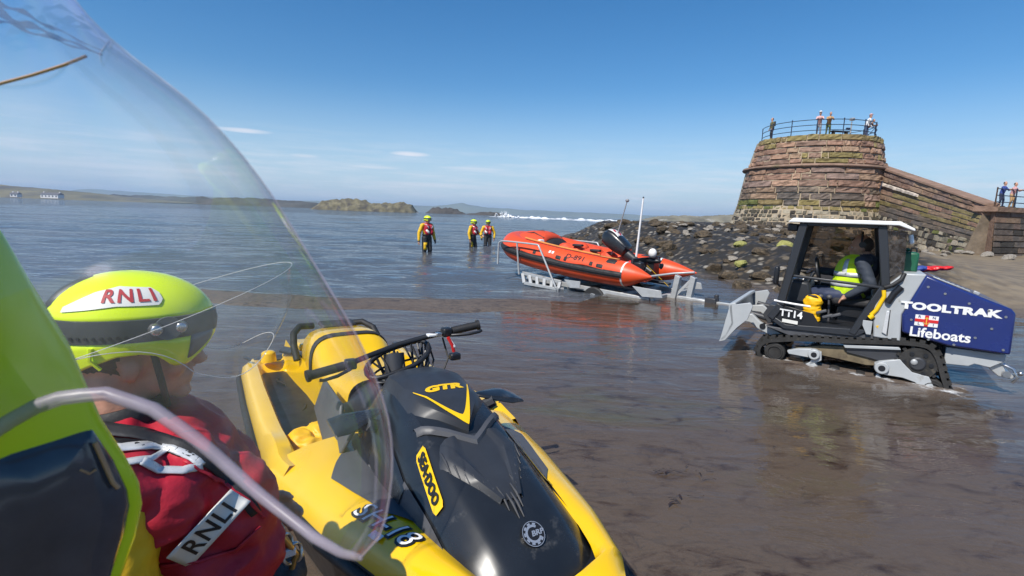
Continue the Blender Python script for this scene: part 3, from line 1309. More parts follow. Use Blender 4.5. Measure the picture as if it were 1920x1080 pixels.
def wall_surf(u, v):
    """u metres along, v fraction of the height; the courses follow the slope of the top"""
    b = lerp(-.5, -.6, u / wlen)
    z_ = b + (wtop(u) - b) * v
    p = wdir * u + wnrm * (.9 * (1 - v))
    return Vector((p.x, p.y, z_)), (wnrm + Vector((0, 0, .15))).normalized()


rows = []
for k in range(31):
    u = -2.0 + (wlen + 2.0) * k / 30
    front = [wall_surf(u, v)[0] for v in (0, .3, .6, .83)]
    back = [Vector((*(wdir * u - wnrm * .5)[:2], wtop(u) * .8)), Vector((*(wdir * u - wnrm * .5)[:2], -.5))]
    rows.append(front + back)
MB().loft(rows).build('mortar_core', mat('dark_mortar', (.17, .13, .09), .95, var=.35, vscale=2, bump=.6, bscale=10), wall, smooth=30)
rows = []
for k in range(61):
    u = -2.2 + (wlen + 2.2) * k / 60
    pts = []
    for (v, o) in ((.83, -.03), (.835, -.02), (.972, -.02), (.976, .11), (.996, .10), (1.0, .0)):
        P, N = wall_surf(u, v)
        pts.append(P + wnrm * (o + .02 * mnoise.noise(Vector((u * .9, v * 9, 2)))))
    for (v, o) in ((1.0, -.55), (.83, -.60)):
        P, N = wall_surf(u, v)
        pts.append(P + wnrm * o)
    rows.append(pts)
MB().loft(rows).build('parapet', M_COPE, wall, smooth=40)
B = Blocks(wall_surf, 9)
r_ = B.r
v = 0.0
while v < .46:
    h = r_.uniform(.05, .085)
    u = -2
    while u < wlen:
        w = r_.uniform(.25, .65)
        e = min(w, wlen - u)
        if e > .12:
            col = tint(r_, PALE) if r_.random() < .5 else tint(r_, DARK + MOSS[:1])
            # scale so that protrusion stays in metres
            B.block(u, u + e, v, v + h, col, r_.uniform(.0, .10), .008, 3, 2, .06, .14)
        u += w
    v += h
v = .47
for ci, h in enumerate([.06, .062, .058, .06, .062, .057]):
    u = -2 + r_.uniform(0, .5)
    while u < wlen:
        w = r_.choice([.8, 1.2, 1.6, 2.0])
        e = min(w, wlen - u)
        if e > .15:
            col = tint(r_, GREYB) if ci < 2 else tint(r_, PINK if r_.random() < (.75 if u < 4 else .3) else OLIVE, 1.0)
            B.block(u, u + e, v, v + h - .002, col, r_.uniform(.01, .06), .006, 5, 3, .04)
        u += w
    v += h
v = .842
u = -2
while u < wlen:
    w = r_.choice([1.0, 1.4, 1.8])
    e = min(w, wlen - u)
    if e > .2:
        B.block(u, u + e, .842, .905, tint(r_, PINK + [(.30, .20, .13), (.27, .18, .11)], .95), r_.uniform(.02, .07), .006, 6, 3, .05)
        B.block(u + .3, min(wlen, u + e + .3), .905, .972, tint(r_, PINK + [(.30, .20, .13), (.27, .18, .11)], .95), r_.uniform(.02, .07), .006, 6, 4, .05)
    u += w
B.build('masonry', M_STONE, wall)
rows = []
for k in range(41):
    u = .6 + 7.2 * k / 40
    row = []
    for (v, o) in ((.803, .03), (.806, .13), (.833, .13), (.838, .03)):
        P, N = wall_surf(u, v + .006 * mnoise.noise(Vector((u * 2, v * 50, 1))))
        row.append(P + wnrm * (o + .04 * mnoise.noise(Vector((u * 3, v * 30, 1))) * (o > .05)))
    rows.append(row)
MB().loft(rows).build('lime_wash_strip', M_LICHEN, wall, smooth=60)
mb = MB()
for k in range(26):
    v = .40 + .40 * k / 25
    P, N = wall_surf(1.55 + .12 * mnoise.noise(Vector((k * .5, 0, 0))), v)
    mb.ball(P + wnrm * .08, (.14 + .09 * r_.random(), .14, .16), 7, 5)
mb.build('weedy_drain_stain', M_RUST, wall, smooth=80)
P0_, _ = wall_surf(2.15, .42)
P1_, _ = wall_surf(2.15, .86)
MB().tube([P0_ + wnrm * .16, P1_ + wnrm * .16], .04, 6).build('iron_chain', M_RAIL, wall)

# ---- the darker quay that joins it at the right
Q0, Q1 = Vector((23.65, 25.6, 0)), Vector((34.5, 29.2, 0))
quay = thing('quay_wall', 'dark weed-stained quay wall with a railing at the right edge', 'wall', Q0)
qd = (Q1 - Q0).normalized()
qn = Vector((qd.y, -qd.x, 0))
qlen = (Q1 - Q0).length


def quay_surf(u, v):
    p = qd * u + qn * (.25 * (1 - v))
    return Vector((p.x, p.y, -.5 + 3.15 * v)), qn


MB().prism([(0, 0, -.5), tuple(qd * qlen)[:2] + (-.5,), tuple(qd * qlen + Vector((1.1, 3.8, 0)))[:2] + (-.5,), (1.1, 3.8, -.5)], (0, 0, 3.05)).build('mortar_core', M_COPE, quay)
B = Blocks(quay_surf, 12)
r_ = B.r
v = .1
while v < .93:
    h = .095
    u = 0
    while u < qlen:
        w = r_.choice([.5, .8, 1.1, 1.4])
        col = tint(r_, GREYB if r_.random() < .5 else PINK, .62) if v > .62 else tint(r_, DARK + GREYB, .8)
        if u > 2.0 and v < .62:
            col = tint(r_, GREYB + PALE, .8)
        B.block(u, min(u + w, qlen), v, v + h - .002, col, r_.uniform(.01, .05), .006, 4, 2, .03)
        u += w
    v += h
B.build('masonry', M_STONE, quay)
rows = []
for k in range(21):
    u = -.15 + (qlen + .15) * k / 20
    p = qd * u
    rows.append([Vector((*(p + qn * a_)[:2], b_)) for a_, b_ in ((.16, 2.46), (.18, 2.70), (-.9, 2.72), (-.9, 2.46))])
MB().loft(rows).build('coping', M_COPE, quay, smooth=30)
qr = thing('railing', 'rusty low iron railing along the dark quay at the right edge', 'railing', Q0 + Vector((0, 0, 2.7)))
for zz in (.88, .56, .24):
    MB().tube([qd * .05 - qn * .1 + Vector((0, 0, zz)), qd * 7 - qn * .1 + Vector((0, 0, zz))], .022, 6).build('rail', M_RAIL, qr)
for u in (.05, 1.55, 3.05, 4.55, 6.05):
    MB().tube([qd * u - qn * .1 + Vector((0, 0, -.02)), qd * u - qn * .1 + Vector((0, 0, .95))], .034, 6).build('post', M_RUST if u < 1 else M_RAIL, qr)

# ================================================================== loose rocks on the bank and round the wall foot
M_ROCKD = mat('weedy_dark_rock', (.082, .058, .032), .8, var=.5, vscale=3, bump=.9, bscale=9, dirt=(.028, .022, .014), dscale=2.2, dcut=.5)
M_ROCKP = mat('pale_boulder', (.26, .23, .19), .9, var=.35, vscale=4, bump=.7, bscale=12, dirt=(.08, .065, .05), dscale=2.5, dcut=.56)
M_ROCKG = mat('yellow_green_algae_rock', (.30, .29, .085), .9, var=.3, vscale=4, bump=.7, bscale=12, dirt=(.13, .11, .05), dscale=2, dcut=.58)


def rock_mesh(seed, m, flat=.62):
    bm = bmesh.new()
    bmesh.ops.create_icosphere(bm, subdivisions=3, radius=1)
    for v in bm.verts:
        q = v.co.copy()
        # facet the ball with a few random cutting planes, then roughen
        rs_ = random.Random(seed)
        for _ in range(9):
            n = Vector((rs_.gauss(0, 1), rs_.gauss(0, 1), rs_.gauss(0, 1))).normalized()
            d = q.dot(n) - rs_.uniform(.55, .85)
            if d > 0:
                q -= n * d * .9
        q *= 1 + .12 * mnoise.fractal(v.co * 1.7 + Vector((seed, 0, 0)), .8, 2, 4)
        v.co = Vector((q.x * 1.15, q.y, q.z * flat))
    for f in bm.faces:
        f.smooth = False
    me = bpy.data.meshes.new('rock')
    bm.to_mesh(me)
    bm.free()
    me.materials.append(m)
    return me


RK_D = [rock_mesh(i, M_ROCKD, .55 + .1 * (i % 3)) for i in range(6)]
RK_P = [rock_mesh(i + 20, M_ROCKP) for i in range(5)]
RK_G = [rock_mesh(i + 40, M_ROCKG, .8) for i in range(2)]
rr_ = random.Random(31)


def rock(me, x, y, s, label, group, sink=.3, name='rock'):
    o = bpy.data.objects.new(name, me)
    COL.objects.link(o)
    o.location = (x, y, gh(x, y) + s * (.5 - sink))
    o.scale = (s * rr_.uniform(.85, 1.25), s * rr_.uniform(.85, 1.2), s * rr_.uniform(.75, 1.15))
    o.rotation_euler = (rr_.uniform(-.3, .3), rr_.uniform(-.3, .3), rr_.uniform(0, 6.28))
    tag(o, label, 'rock', group)
    return o


def bank_xy():
    while True:
        Y = 10.8 + 22 * rr_.random() ** 1.5
        X = rr_.uniform(3.2, 17 + .15 * Y)
        d = float(shore_dist(np.array([X]), np.array([Y]))[0])
        if -.35 < d and X < min(.80 * Y, 5.0 + .45 * Y):
            if Y > 12 or d < 3.2:
                return X, Y


for i in range(200):
    X, Y = bank_xy()
    rock(RK_D[i % 6], X, Y, rr_.uniform(.07, .23) * (.65 + Y / 28), 'dark weed-covered rock lying on the bank below the tower', 'dark weedy rocks on the bank')
for i in range(78):
    X, Y = bank_xy()
    rock(RK_P[i % 5], X, Y, rr_.uniform(.05, .13) * (.6 + Y / 26), 'pale bare stone lying among the weedy rocks of the bank', 'pale stones on the bank', .15)
for i in range(26):
    X, Y = rr_.uniform(18.5, 23.0), rr_.uniform(22.5, 33)
    rock(RK_P[i % 5], X, Y, rr_.uniform(.1, .3), 'pale stone lying at the foot of the harbour wall', 'stones at the wall foot', .2)


def rock_px(me, x, y, Y, s, label):
    p = at(x, y, Y)
    o = rock(me, p.x, p.y, s, label, None, .1)
    o.location.z = max(p.z, gh(p.x, p.y) + s * .1)
    return o


rock_px(RK_G[0], 1387, 464, 16.5, .20, 'round yellow-green boulder on the rock bank nearest the tower foot')
rock_px(RK_G[1], 1468, 468, 15.5, .29, 'large flat yellow-green boulder just left of the tractor cab')
rock_px(RK_G[0], 1389, 494, 14.2, .18, 'small yellow-green boulder lower on the bank near the water')
# ================================================================== the yellow and black personal watercraft
M_YEL = mat('yellow_gelcoat', (0.83, 0.50, 0.003), 0.24, var=.05, vscale=5, coat=.6, dirt=(.55, .34, .03), dscale=5, dcut=.66)
M_HOOD = mat('black_hood_plastic', (0.014, 0.016, 0.019), 0.30, var=.35, vscale=6, coat=.25, dirt=(.065, .065, .065), dscale=9, dcut=.60)
M_HOODM = mat('satin_black_plastic', (0.028, 0.031, 0.037), 0.42, var=.25, vscale=7, bump=.12, bscale=400, dirt=(.06, .06, .06), dscale=8, dcut=.66)
M_MAT = mat('grey_foam_mat', (0.055, 0.05, 0.05), 0.85, var=.25, vscale=12, bump=.5, bscale=120)
M_SIDE = mat('charcoal_side_panel', (0.07, 0.072, 0.08), 0.5, var=.15, vscale=8)
M_DECAL = mat('yellow_decal', (0.85, 0.52, 0.005), 0.35, var=.04)
M_INK = mat('black_ink', (0.012, 0.012, 0.014), 0.4)
M_SILV = mat('silver_badge', (0.62, 0.63, 0.64), 0.25, .7)
M_BAGY = mat('yellow_dry_bag_fabric', (0.86, 0.47, 0.004), 0.5, var=.08, vscale=12, bump=.3, bscale=45)
M_REDP = mat('red_plastic', (.6, .02, .02), .4)

JX, JY, JR = -1.523, 4.059, math.atan2(-.848, .53)
ski = thing('jet_ski', 'yellow and black jet ski with bare raised handlebar, floating with its bow towards the viewer', 'jet ski', (JX, JY, 0), JR)
HX = [0.0, .12, .8, 1.5, 1.95, 2.45, 2.95, 3.18, 3.34, 3.42]
HW = [.56, .61, .625, .63, .63, .52, .37, .27, .14, .02]
HZ = [.26, .26, .27, .29, .31, .33, .36, .38, .40, .41]


def hw(x):
    return interp(x, HX, HW)


def hz(x):
    return interp(x, HX, HZ)


XS = [0, .06, .2, .5, .9, 1.3, 1.7, 1.95, 2.2, 2.45, 2.7, 2.95, 3.08, 3.18, 3.27, 3.34, 3.39, 3.42]
rows = []
for x in XS:
    w, z_ = hw(x), hz(x)
    k = max(0.0, (x - 2.6) / .82)
    zk = -.24 + .45 * k ** 2
    rows.append([Vector((x, w, z_)), Vector((x, w + .012, z_ - .05)), Vector((x - .02, w * .93, z_ - .12)), Vector((x - .05 * k, w * .80, lerp(-.05, .2, k))), Vector((x - .1 * k, 0, zk)),
                 Vector((x - .05 * k, -w * .80, lerp(-.05, .2, k))), Vector((x - .02, -w * .93, z_ - .12)), Vector((x, -w - .012, z_ - .05)), Vector((x, -w, z_))])
MB().loft(rows, True, True).build('hull', M_BLACK, ski, smooth=40)
for s in (1, -1):
    MB().tube([Vector((x, s * (hw(x) + .012), hz(x) - .03)) for x in np.linspace(.02, 3.40, 40)], .022, 8).build('rub_rail', M_RUBBER, ski, smooth=60)

# side decks with the footwells
for s in (1, -1):
    rows = []
    for x in [0.0, .03, .10, .16, .20, .26, .5, .8, 1.1, 1.4, 1.6, 1.72, 1.80, 1.86, 1.92, 1.98, 2.06]:
        w, z_ = hw(x), hz(x)
        e = sstep(.12, .24, x) * sstep(1.97, 1.80, x)      # 1 inside the well
        lift = sstep(1.5, 1.95, x) * .03
        fl = lerp(z_ + .05 + lift, .17, e)
        iw = lerp(.30, .255, sstep(.2, 1.0, x))
        g = lerp(.0, .035, e)
        rows.append([Vector((x, s * w, z_)), Vector((x, s * (w - .012), z_ + .05 + g)), Vector((x, s * (w - .045), z_ + .075 + g + lift)), Vector((x, s * (w - .10), z_ + .070 + g + lift)), Vector((x, s * (w - .125), z_ + .05 + lift)),
                     Vector((x, s * (w - .145), fl + .03 * e)), Vector((x, s * (w - .165), fl)), Vector((x, s * (iw + .03), fl)), Vector((x, s * (iw + .012), fl + .02 + .05 * e)), Vector((x, s * iw, max(fl + .06, .36))), Vector((x, s * (iw - .02), .46))])
    d = MB().grid(rows).build('side_deck', M_YEL, ski, smooth=50)
    m_ = MB()
    P = []
    for (x, a, b) in ((.30, .32, .445), (.72, .315, .455), (.74, .315, .455), (1.18, .31, .46), (1.2, .31, .46), (1.62, .31, .455)):
        P.append((x, a, b))
    for i in range(0, 6, 2):
        (xa, a0, b0), (xb, a1, b1) = P[i], P[i + 1]
        m_.prism([(xa, s * a0, .171), (xb, s * a1, .171), (xb, s * b1, .171), (xa, s * b0, .171)], (0, 0, .012 + .002 * i))
    m_.build('footwell_mat', M_MAT, ski, bevel=.004)
    # short black vents let into the stern end of the gunwale
    MB().prism([(.06, s * .585, .362), (.20, s * .575, .388), (.28, s * .55, .39), (.10, s * .545, .362)], (0, 0, .012)).build('gunwale_vent', M_DGREY, ski, bevel=.004)
    MB().prism([(.03, s * .30, .40), (.05, s * .34, .375), (.34, s * .295, .42), (.30, s * .28, .45)], (0, 0, .02)).build('seat_side_vent', M_DGREY, ski, bevel=.004)
MB().cyl((.13, -.42, .34), (.13, -.42, .40), .055, .05, 20).ball((.13, -.42, .40), (.05, .05, .022)).build('filler_cap', M_YEL, ski, smooth=50)
MB().box((.0, 0, .31), (.10, 1.05, .05)).build('swim_platform', M_DGREY, ski, bevel=.015)
# loose dark cord along the starboard footwell
rn = random.Random(3)
MB().tube([Vector((.16 + 1.3 * t, -.34 - .05 * math.sin(t * 9) + rn.uniform(-.015, .015), .21 + .07 * math.sin(t * 7) ** 2)) for t in np.linspace(0, 1, 26)], .006, 6).build('lanyard', M_RUBBER, ski)

# bow deck
M_DK = [M_YEL, M_SIDE]
hood_w = lambda x: interp(x, [1.85, 2.05, 2.2, 2.4, 2.6, 2.8, 3.0, 3.1, 3.17, 3.22], [.22, .265, .29, .295, .288, .275, .25, .222, .19, .15])
hood_t = lambda x: interp(x, [1.85, 1.95, 2.05, 2.2, 2.4, 2.55, 2.7, 2.9, 3.03, 3.1, 3.16, 3.22], [.60, .68, .745, .765, .735, .69, .635, .565, .515, .475, .42, .36])
hood_b = lambda x: interp(x, [1.85, 2.4, 3.0, 3.22], [.44, .42, .40, .37])
def deckz(x, t):
    z_ = hz(x)
    zt = z_ + interp(x, [1.9, 2.4, 3.0, 3.4], [.150, .125, .09, .03])
    return z_ + .085 * interp(x, [3.2, 3.42], [1, .3]) + (zt - z_ - .085) * t ** .7 + .02 * math.sin(PI * t)


for s in (1, -1):
    rows, n = [], 9
    xs = np.linspace(1.94, 3.40, 46)
    for x in xs:
        w, z_ = hw(x), hz(x)
        iw = max(0.0, min(hood_w(min(x, 3.22)) - .03, w - .03)) if x < 3.2 else 0
        zt = z_ + interp(x, [1.9, 2.4, 3.0, 3.4], [.115, .10, .075, .02])
        row = [Vector((x, s * w, z_)), Vector((x, s * (w - .01 * min(1, w / .1)), z_ + .055))]
        for k in range(1, n):
            t = k / (n - 1)
            y = lerp(w - .03 * min(1, w / .1), iw, t)
            row.append(Vector((x, s * y, deckz(x, t))))
        rows.append(row)
    mb = MB().grid(rows)
    mb.build('bow_deck', M_DK, ski, smooth=50)

# registration characters on the flanks
def flank(s, x0):
    def f(u, v):
        x = x0 + (u if s < 0 else -u)
        w = hw(x)
        y = w - .085 + v * .8
        t = (w - .03 - y) / (w - .03 - (hood_w(x) - .03))
        t = max(0, min(1, t))
        return Vector((x, s * y, deckz(x, t) + .004))
    return f


def flank_up(s, x0, dz):
    g = flank(s, x0)
    return lambda u, v: g(u, -v) + Vector((0, 0, dz))


def deck_pt(s, x, t, o=.004):
    w = hw(x)
    return Vector((x, s * lerp(w - .03, max(0, min(hood_w(x) - .03, w - .03)), t), deckz(x, t) + o))


for s in (1, -1):
    rows = []
    for x in np.linspace(2.14, 2.76, 32):
        lo = interp(x, [2.14, 2.3, 2.66, 2.76], [.62, .30, .52, .90])
        rows.append([deck_pt(s, x, lerp(lo, .93, k), .007) for k in np.linspace(0, 1, 9)])
    MB().grid(rows).build('deck_grip_panel', M_SIDE, ski)
for s in (-1,):
    for dz, m_, bo in ((.0, M_INK, .008), (.003, M_WHITE, .0)):
        text('registration_lettering', 'SH-18', .118, m_, ski, flank_up(s, 2.70, dz), bold=bo, shear=.15)
    MB().prism([flank_up(s, 2.70, .004)(u_, v_) for u_, v_ in ((.005, -.075), (.055, -.075), (.055, -.045), (.005, -.045))], (0, 0, .002)).build('small_sticker', M_WHITE, ski)


# hood
def hood(x, t, off=0.0):
    w, zt, zb = hood_w(x), hood_t(x), hood_b(x)
    a = min(1.0, abs(t))
    z_ = zb + (zt - zb) * float(np.interp(a, [0, .30, .52, .60, .84, .90, 1.0], [1.0, .985, .925, .86, .50, .36, 0.0]))
    if abs(t) > .999:
        z_ = zb
    return Vector((x, w * t, z_ + off))


ts = np.array([-1, -.96, -.90, -.84, -.76, -.68, -.60, -.52, -.42, -.30, -.15, 0, .15, .30, .42, .52, .60, .68, .76, .84, .90, .96, 1])
rows = [[hood(x, t) for t in ts] for x in np.concatenate([np.linspace(1.86, 3.0, 26), np.linspace(3.03, 3.22, 10)])]
MB().grid(rows).build('hood', M_HOOD, ski, smooth=22, solid=.006)
# satin centre panel with the letters, pointing forwards
rows = []
for x in np.linspace(1.88, 2.60, 22):
    a = interp(x, [1.88, 2.1, 2.42, 2.60], [.50, .60, .52, .0])
    rows.append([hood(x, a * k * (1 if abs(k) < .99 else 1.12), .026 if abs(k) < .99 else -.004) for k in np.linspace(-1, 1, 15)])
MB().grid(rows).build('hood_centre_panel', M_HOODM, ski, smooth=40)
# the yellow chevron
rows = []
for q in np.linspace(-1, 1, 31):
    a = abs(q)
    xo = 2.60 - .26 * a ** 1.15
    wd_ = lerp(.055, .010, a ** .8)
    rows.append([hood(xo - wd_ * k, q * .42, .031) for k in (0, .34, .67, 1)])
MB().grid(rows).build('chevron', M_DECAL, ski)


def gtr(u, v):
    return hood(2.35 - v, u / hood_w(2.35), .0285)


# letters read from the bow: their tops point to the stern
text('model_lettering', 'GTR', .058, M_DECAL, ski, lambda u, v: gtr(u, v), bold=.004, sx=1.45, shear=.25)
# vent scoop with ribs ahead of the chevron
rows = []
for x in np.linspace(2.62, 2.92, 12):
    a = interp(x, [2.62, 2.70, 2.92], [.42, .56, .16])
    rows.append([hood(x, a * k * (1 if abs(k) < .99 else 1.1), (.018 - .010 * (abs(k) < .6)) if abs(k) < .99 else -.004) for k in np.linspace(-1, 1, 21)])
MB().grid(rows).build('vent_scoop', M_HOODM, ski, smooth=40)
for s in (1, -1):
    MB().grid([[hood(2.655 - .15 * q ** 1.1 + o, s * q * .62, z_) for o, z_ in ((-.02, .004), (-.01, .019), (.012, .021), (.02, .006))] for q in np.linspace(0, 1, 10)]).build('scoop_lip', M_SIDE, ski, smooth=50)
    mb = MB()
    for k in range(8):
        t0 = s * (.035 + .068 * k)
        x1 = 2.985 - .034 * k
        x0 = x1 - .085
        mb.tube([hood(x0, t0 * hood_w(x1) / hood_w(x0), .010), hood((x0 + x1) / 2, t0 * hood_w(x1) / hood_w((x0 + x1) / 2), .013), hood(x1, t0, .001)], [.0035, .0060, .002], 6)
    mb.build('vent_ribs', M_DGREY, ski)
    # side pods of the hood and the intake panel below the decal
    rows = []
    for x in np.linspace(2.02, 2.62, 14):
        a = interp(x, [2.02, 2.2, 2.62], [.80, .74, .88])
        rows.append([hood(x, s * lerp(a, 1.0, k), .012 * math.sin(PI * (.15 + .7 * k))) + Vector((0, s * .012 * math.sin(PI * (.15 + .7 * k)), 0)) for k in np.linspace(0, 1, 7)])
    MB().grid(rows).build('hood_side_pod', M_HOOD, ski, smooth=60)
    rows = []
    for x in np.linspace(2.60, 2.98, 8):
        a = interp(x, [2.60, 2.8, 2.98], [.86, .87, .93])
        rows.append([hood(x, s * lerp(a, .995, k), .006) + Vector((0, s * .008, 0)) for k in np.linspace(0, 1, 5)])
    MB().grid(rows).build('intake_panel', M_SIDE, ski, smooth=60)
    # maker's decal: yellow strip with dark letters
    def dec(u, v, s=s, o=.006):
        x = 2.70 + (-u if s > 0 else u)
        w = hood_w(x)
        t = (.70 * hood_w(2.70) + .10 * (x - 2.7)) / w - v / w * .8
        p = hood(x, s * t, o)
        return p + Vector((0, s * o, 0))

    rows = []
    for u_ in np.linspace(-.118, .118, 15):
        e = .021 if abs(u_) < .115 else .015
        rows.append([dec(u_, v_) for v_ in np.linspace(-e, e, 5)])
    MB().grid(rows).build('decal_strip', M_DECAL, ski)
    text('decal_lettering', 'SEA·DOO', .037, M_INK, ski, lambda u, v, s=s: dec(u, v, s, .0115), bold=.0017, sx=1.2)

# round badge on the nose
bc = hood(3.045, .0, 0)
bn = Vector((.62, 0, .78)).normalized()
bx_ = Vector((0, 1, 0))
by_ = bn.cross(bx_) * 1


def badge(u, v, o):
    u, v = u * .84, v * .84
    return bc + bn * o + bx_ * u + (-by_ if by_.z < 0 else by_) * v


mb = MB()
mb.loft([[badge(.047 * math.cos(a), .047 * math.sin(a), o) for a in np.linspace(0, 2 * PI, 33)[:-1]] for o in (-.01, .012)])
bd = mb.build('round_badge', M_INK, ski)
mb = MB()
for a0, a1, r0, r1 in [(0, 360, .0435, .046)] + [(48, 330, .024, .033)] + [(55 + 36 * k, 75 + 36 * k, .032, .040) for k in range(8)]:
    A = np.radians(np.linspace(a0, a1, 40 if a1 - a0 > 100 else 6))
    mb.grid([[badge(r_ * math.cos(a), r_ * math.sin(a), .0132) for r_ in (r0, r1)] for a in A])
mb.build('badge_gear', M_SILV, bd)
text('badge_lettering', 'BRP', .026, M_SILV, bd, lambda u, v: badge(u + .016, v, .0138), bold=.001, sx=1.2, shear=.2)

# nose bumper below the hood
rows = []
for y in np.linspace(-1, 1, 17):
    x = 3.275 - .12 * abs(y) ** 2.2
    rows.append([Vector((x - .10, y * .25, .42)), Vector((x - .02, y * .26, .405)), Vector((x, y * .262, .37)), Vector((x - .03, y * .262, .335))])
MB().grid(rows).build('nose_bumper', M_BLACK, ski, smooth=50, solid=.01)

# mirrors
for s in (1, -1):
    mr = MB()
    a = Vector((2.24, s * .42, .66))
    rows = []
    for t in np.linspace(0, 1, 9):
        c = Vector((2.22, s * .22, .665)).lerp(Vector((2.20, s * .43, .635)), t)
        L_ = lerp(.02, .16, t ** .8)
        H_ = lerp(.012, .05, t ** .9) * (1 - .75 * sstep(.7, 1.0, t))
        rows.append([c + Vector((L_ * (q[0]), 0, H_ * q[1])) for q in ((-.25, .35), (.2, .5), (.75, .1), (.85, -.5), (.4, -.8), (-.25, -.45))])
    mr.loft(rows)
    mo = mr.build('mirror', M_HOOD, ski, smooth=45, bevel=.006)
    MB().tube([Vector((2.24, s * .24, .60)), Vector((2.27, s * .30, .635))], .028, 8).build('mirror_stalk', M_DGREY, mo)

# console behind the hood, knee panels, seat
rows = []
for x, w, zt in ((1.45, .27, .50), (1.55, .28, .57), (1.75, .28, .63), (1.9, .25, .66), (2.0, .24, .68), (2.08, .22, .72)):
    rows.append([Vector((x, w * y, lerp(.36, zt, (1 - abs(y) ** 3)))) for y in np.linspace(-1, 1, 13)])
MB().grid(rows).build('steering_console', M_HOODM, ski, smooth=50)
for s in (1, -1):
    MB().prism([(1.50, s * .285, .585), (1.93, s * .30, .60), (2.00, s * .33, .44), (1.86, s * .37, .40), (1.50, s * .34, .43)], (0, s * .02, .008)).build('knee_panel', M_SIDE, ski, bevel=.01)
    MB().prism([(2.04, s * .25, .60), (2.16, s * .31, .56), (2.12, s * .36, .44), (1.95, s * .34, .43)], (0, s * .015, .008)).build('fairing_panel', M_SIDE, ski, bevel=.008)
    rows = []
    for x, z0, z1 in ((1.90, .38, .44), (2.05, .40, .50), (2.2, .41, .52), (2.36, .42, .48)):
        rows.append([Vector((x, s * (.36 - .1 * k + .0 * x), lerp(z0, z1, k))) for k in (0, .5, 1)])
    MB().grid(rows).build('deck_side_panel', M_DGREY, ski, solid=.01)
rows = []
for x, w, zb_, zt in ((.42, .20, .42, .46), (.50, .235, .42, .60), (.56, .24, .42, .66), (.75, .24, .42, .68), (.95, .235, .42, .66), (1.0, .23, .42, .60), (1.1, .23, .42, .575), (1.3, .23, .42, .565), (1.52, .22, .42, .60), (1.62, .2, .42, .60)):
    ring = []
    for k in range(17):
        a = PI * k / 16
        cx, sx_ = math.cos(a), math.sin(a)
        ring.append(Vector((x, w * 1.06 * math.copysign(abs(cx) ** .5, cx), lerp(zb_, zt, abs(sx_) ** .55))))
    rows.append(ring)
MB().grid(rows).build('seat', M_YEL, ski, smooth=50)
st = MB()
for x, w in ((.86, .055),):
    rows = []
    for k in range(17):
        a = PI * k / 16
        cx, sx_ = math.cos(a), math.sin(a)
        y = .262 * math.copysign(abs(cx) ** .5, cx)
        z_ = lerp(.40, .682, abs(sx_) ** .55)
        rows.append([Vector((x - w / 2, y, z_)), Vector((x + w / 2, y, z_ - .004))])
    st.grid(rows)
st.build('seat_strap', M_DFAB, ski, solid=.006)
MB().box((.5, 0, .665), (.16, .24, .03)).build('seat_top_pad', M_DFAB, ski, bevel=.012)
for s in (1, -1):
    MB().tube([(.30, s * .13, .62), (.33, s * .23, .63), (.42, s * .285, .60), (.52, s * .30, .53), (.58, s * .29, .45)], .024, 8).build('grab_handle', M_RUBBER, ski, smooth=60)
    MB().prism([(.10, s * .02, .43), (.10, s * .24, .43), (.44, s * .25, .47), (.44, s * .02, .47)], (0, 0, .05)).build('rear_deck', M_YEL, ski, bevel=.015)

# handlebar, frame and controls
hb = [Vector((1.95, -.46, .765)), Vector((1.93, -.30, .785)), Vector((1.90, -.16, .815)), Vector((1.88, -.02, .845)), Vector((1.90, .12, .875)), Vector((1.93, .24, .90)), Vector((1.96, .37, .925))]
h = MB().tube(hb, .014, 8).build('handlebar', M_BLACK, ski, smooth=60)
for i, j in ((0, 1), (6, 5)):
    d = (hb[i] - hb[j]).normalized()
    MB().tube([hb[j] + d * .0, hb[i] - d * .004], .021, 10).tube([hb[i] - d * .006, hb[i] + d * .008], .027, 10).build('grip', M_RUBBER, h, smooth=50)
    MB().box(hb[j] - d * .03, (.05, .05, .045)).build('switch_cluster', M_BLACK, h, bevel=.008)
    lv = [hb[j] - d * .02 + Vector((.04, 0, -.01)), hb[j] + d * .05 + Vector((.075, 0, -.012)), hb[j] + d * .11 + Vector((.07, 0, -.015)), hb[j] + d * .125 + Vector((.062, 0, -.012))]
    MB().tube(lv, [.008, .008, .007, .008], 6).build('lever', M_BLACK, h, smooth=60)
loop = [Vector((1.89 + .075 * math.copysign(abs(math.cos(a)) ** .7, math.cos(a)), -.03 + .155 * math.copysign(abs(math.sin(a)) ** .8, math.sin(a)), .775 + .055 * math.sin(a) - .035 * math.cos(a))) for a in np.linspace(0, 2 * PI, 25)[:-1]]
MB().tube(loop, .0125, 8, closed=True).build('steering_frame', M_BLACK, h, smooth=60)
mb = MB()
for k in range(0, 24, 2):
    p = loop[k]
    q = Vector((1.97 + (p.x - 1.9) * .5, p.y * .75, .655))
    mb.tube([p, q], .0075, 6)
    p2 = loop[(k + 3) % 24]
    mb.tube([p2, q], .0055, 5)
low = [Vector((1.97 + (p.x - 1.9) * .55, p.y * .78, .67)) for p in loop]
mb.tube(low, .010, 6, closed=True)
mid = [p.lerp(q, .45) for p, q in zip(loop, low)]
mb.tube(mid, .006, 6, closed=True)
mb.build('frame_struts', M_BLACK, h)
MB().tube([(1.88, -.05, .80), (1.95, -.05, .60)], .05, 12).build('steering_column', M_DGREY, h)
mb = MB()
for k in range(5):
    y = -.12 + .08 * k
    mb.tube([Vector((1.90, y, .815 + .19 * (y + .05))), Vector((1.93, y + .02, .76)), Vector((1.99, y * .8, .70)), Vector((2.02, y * .6, .66))], .005, 5)
mb.build('control_cables', M_RUBBER, h, smooth=60)
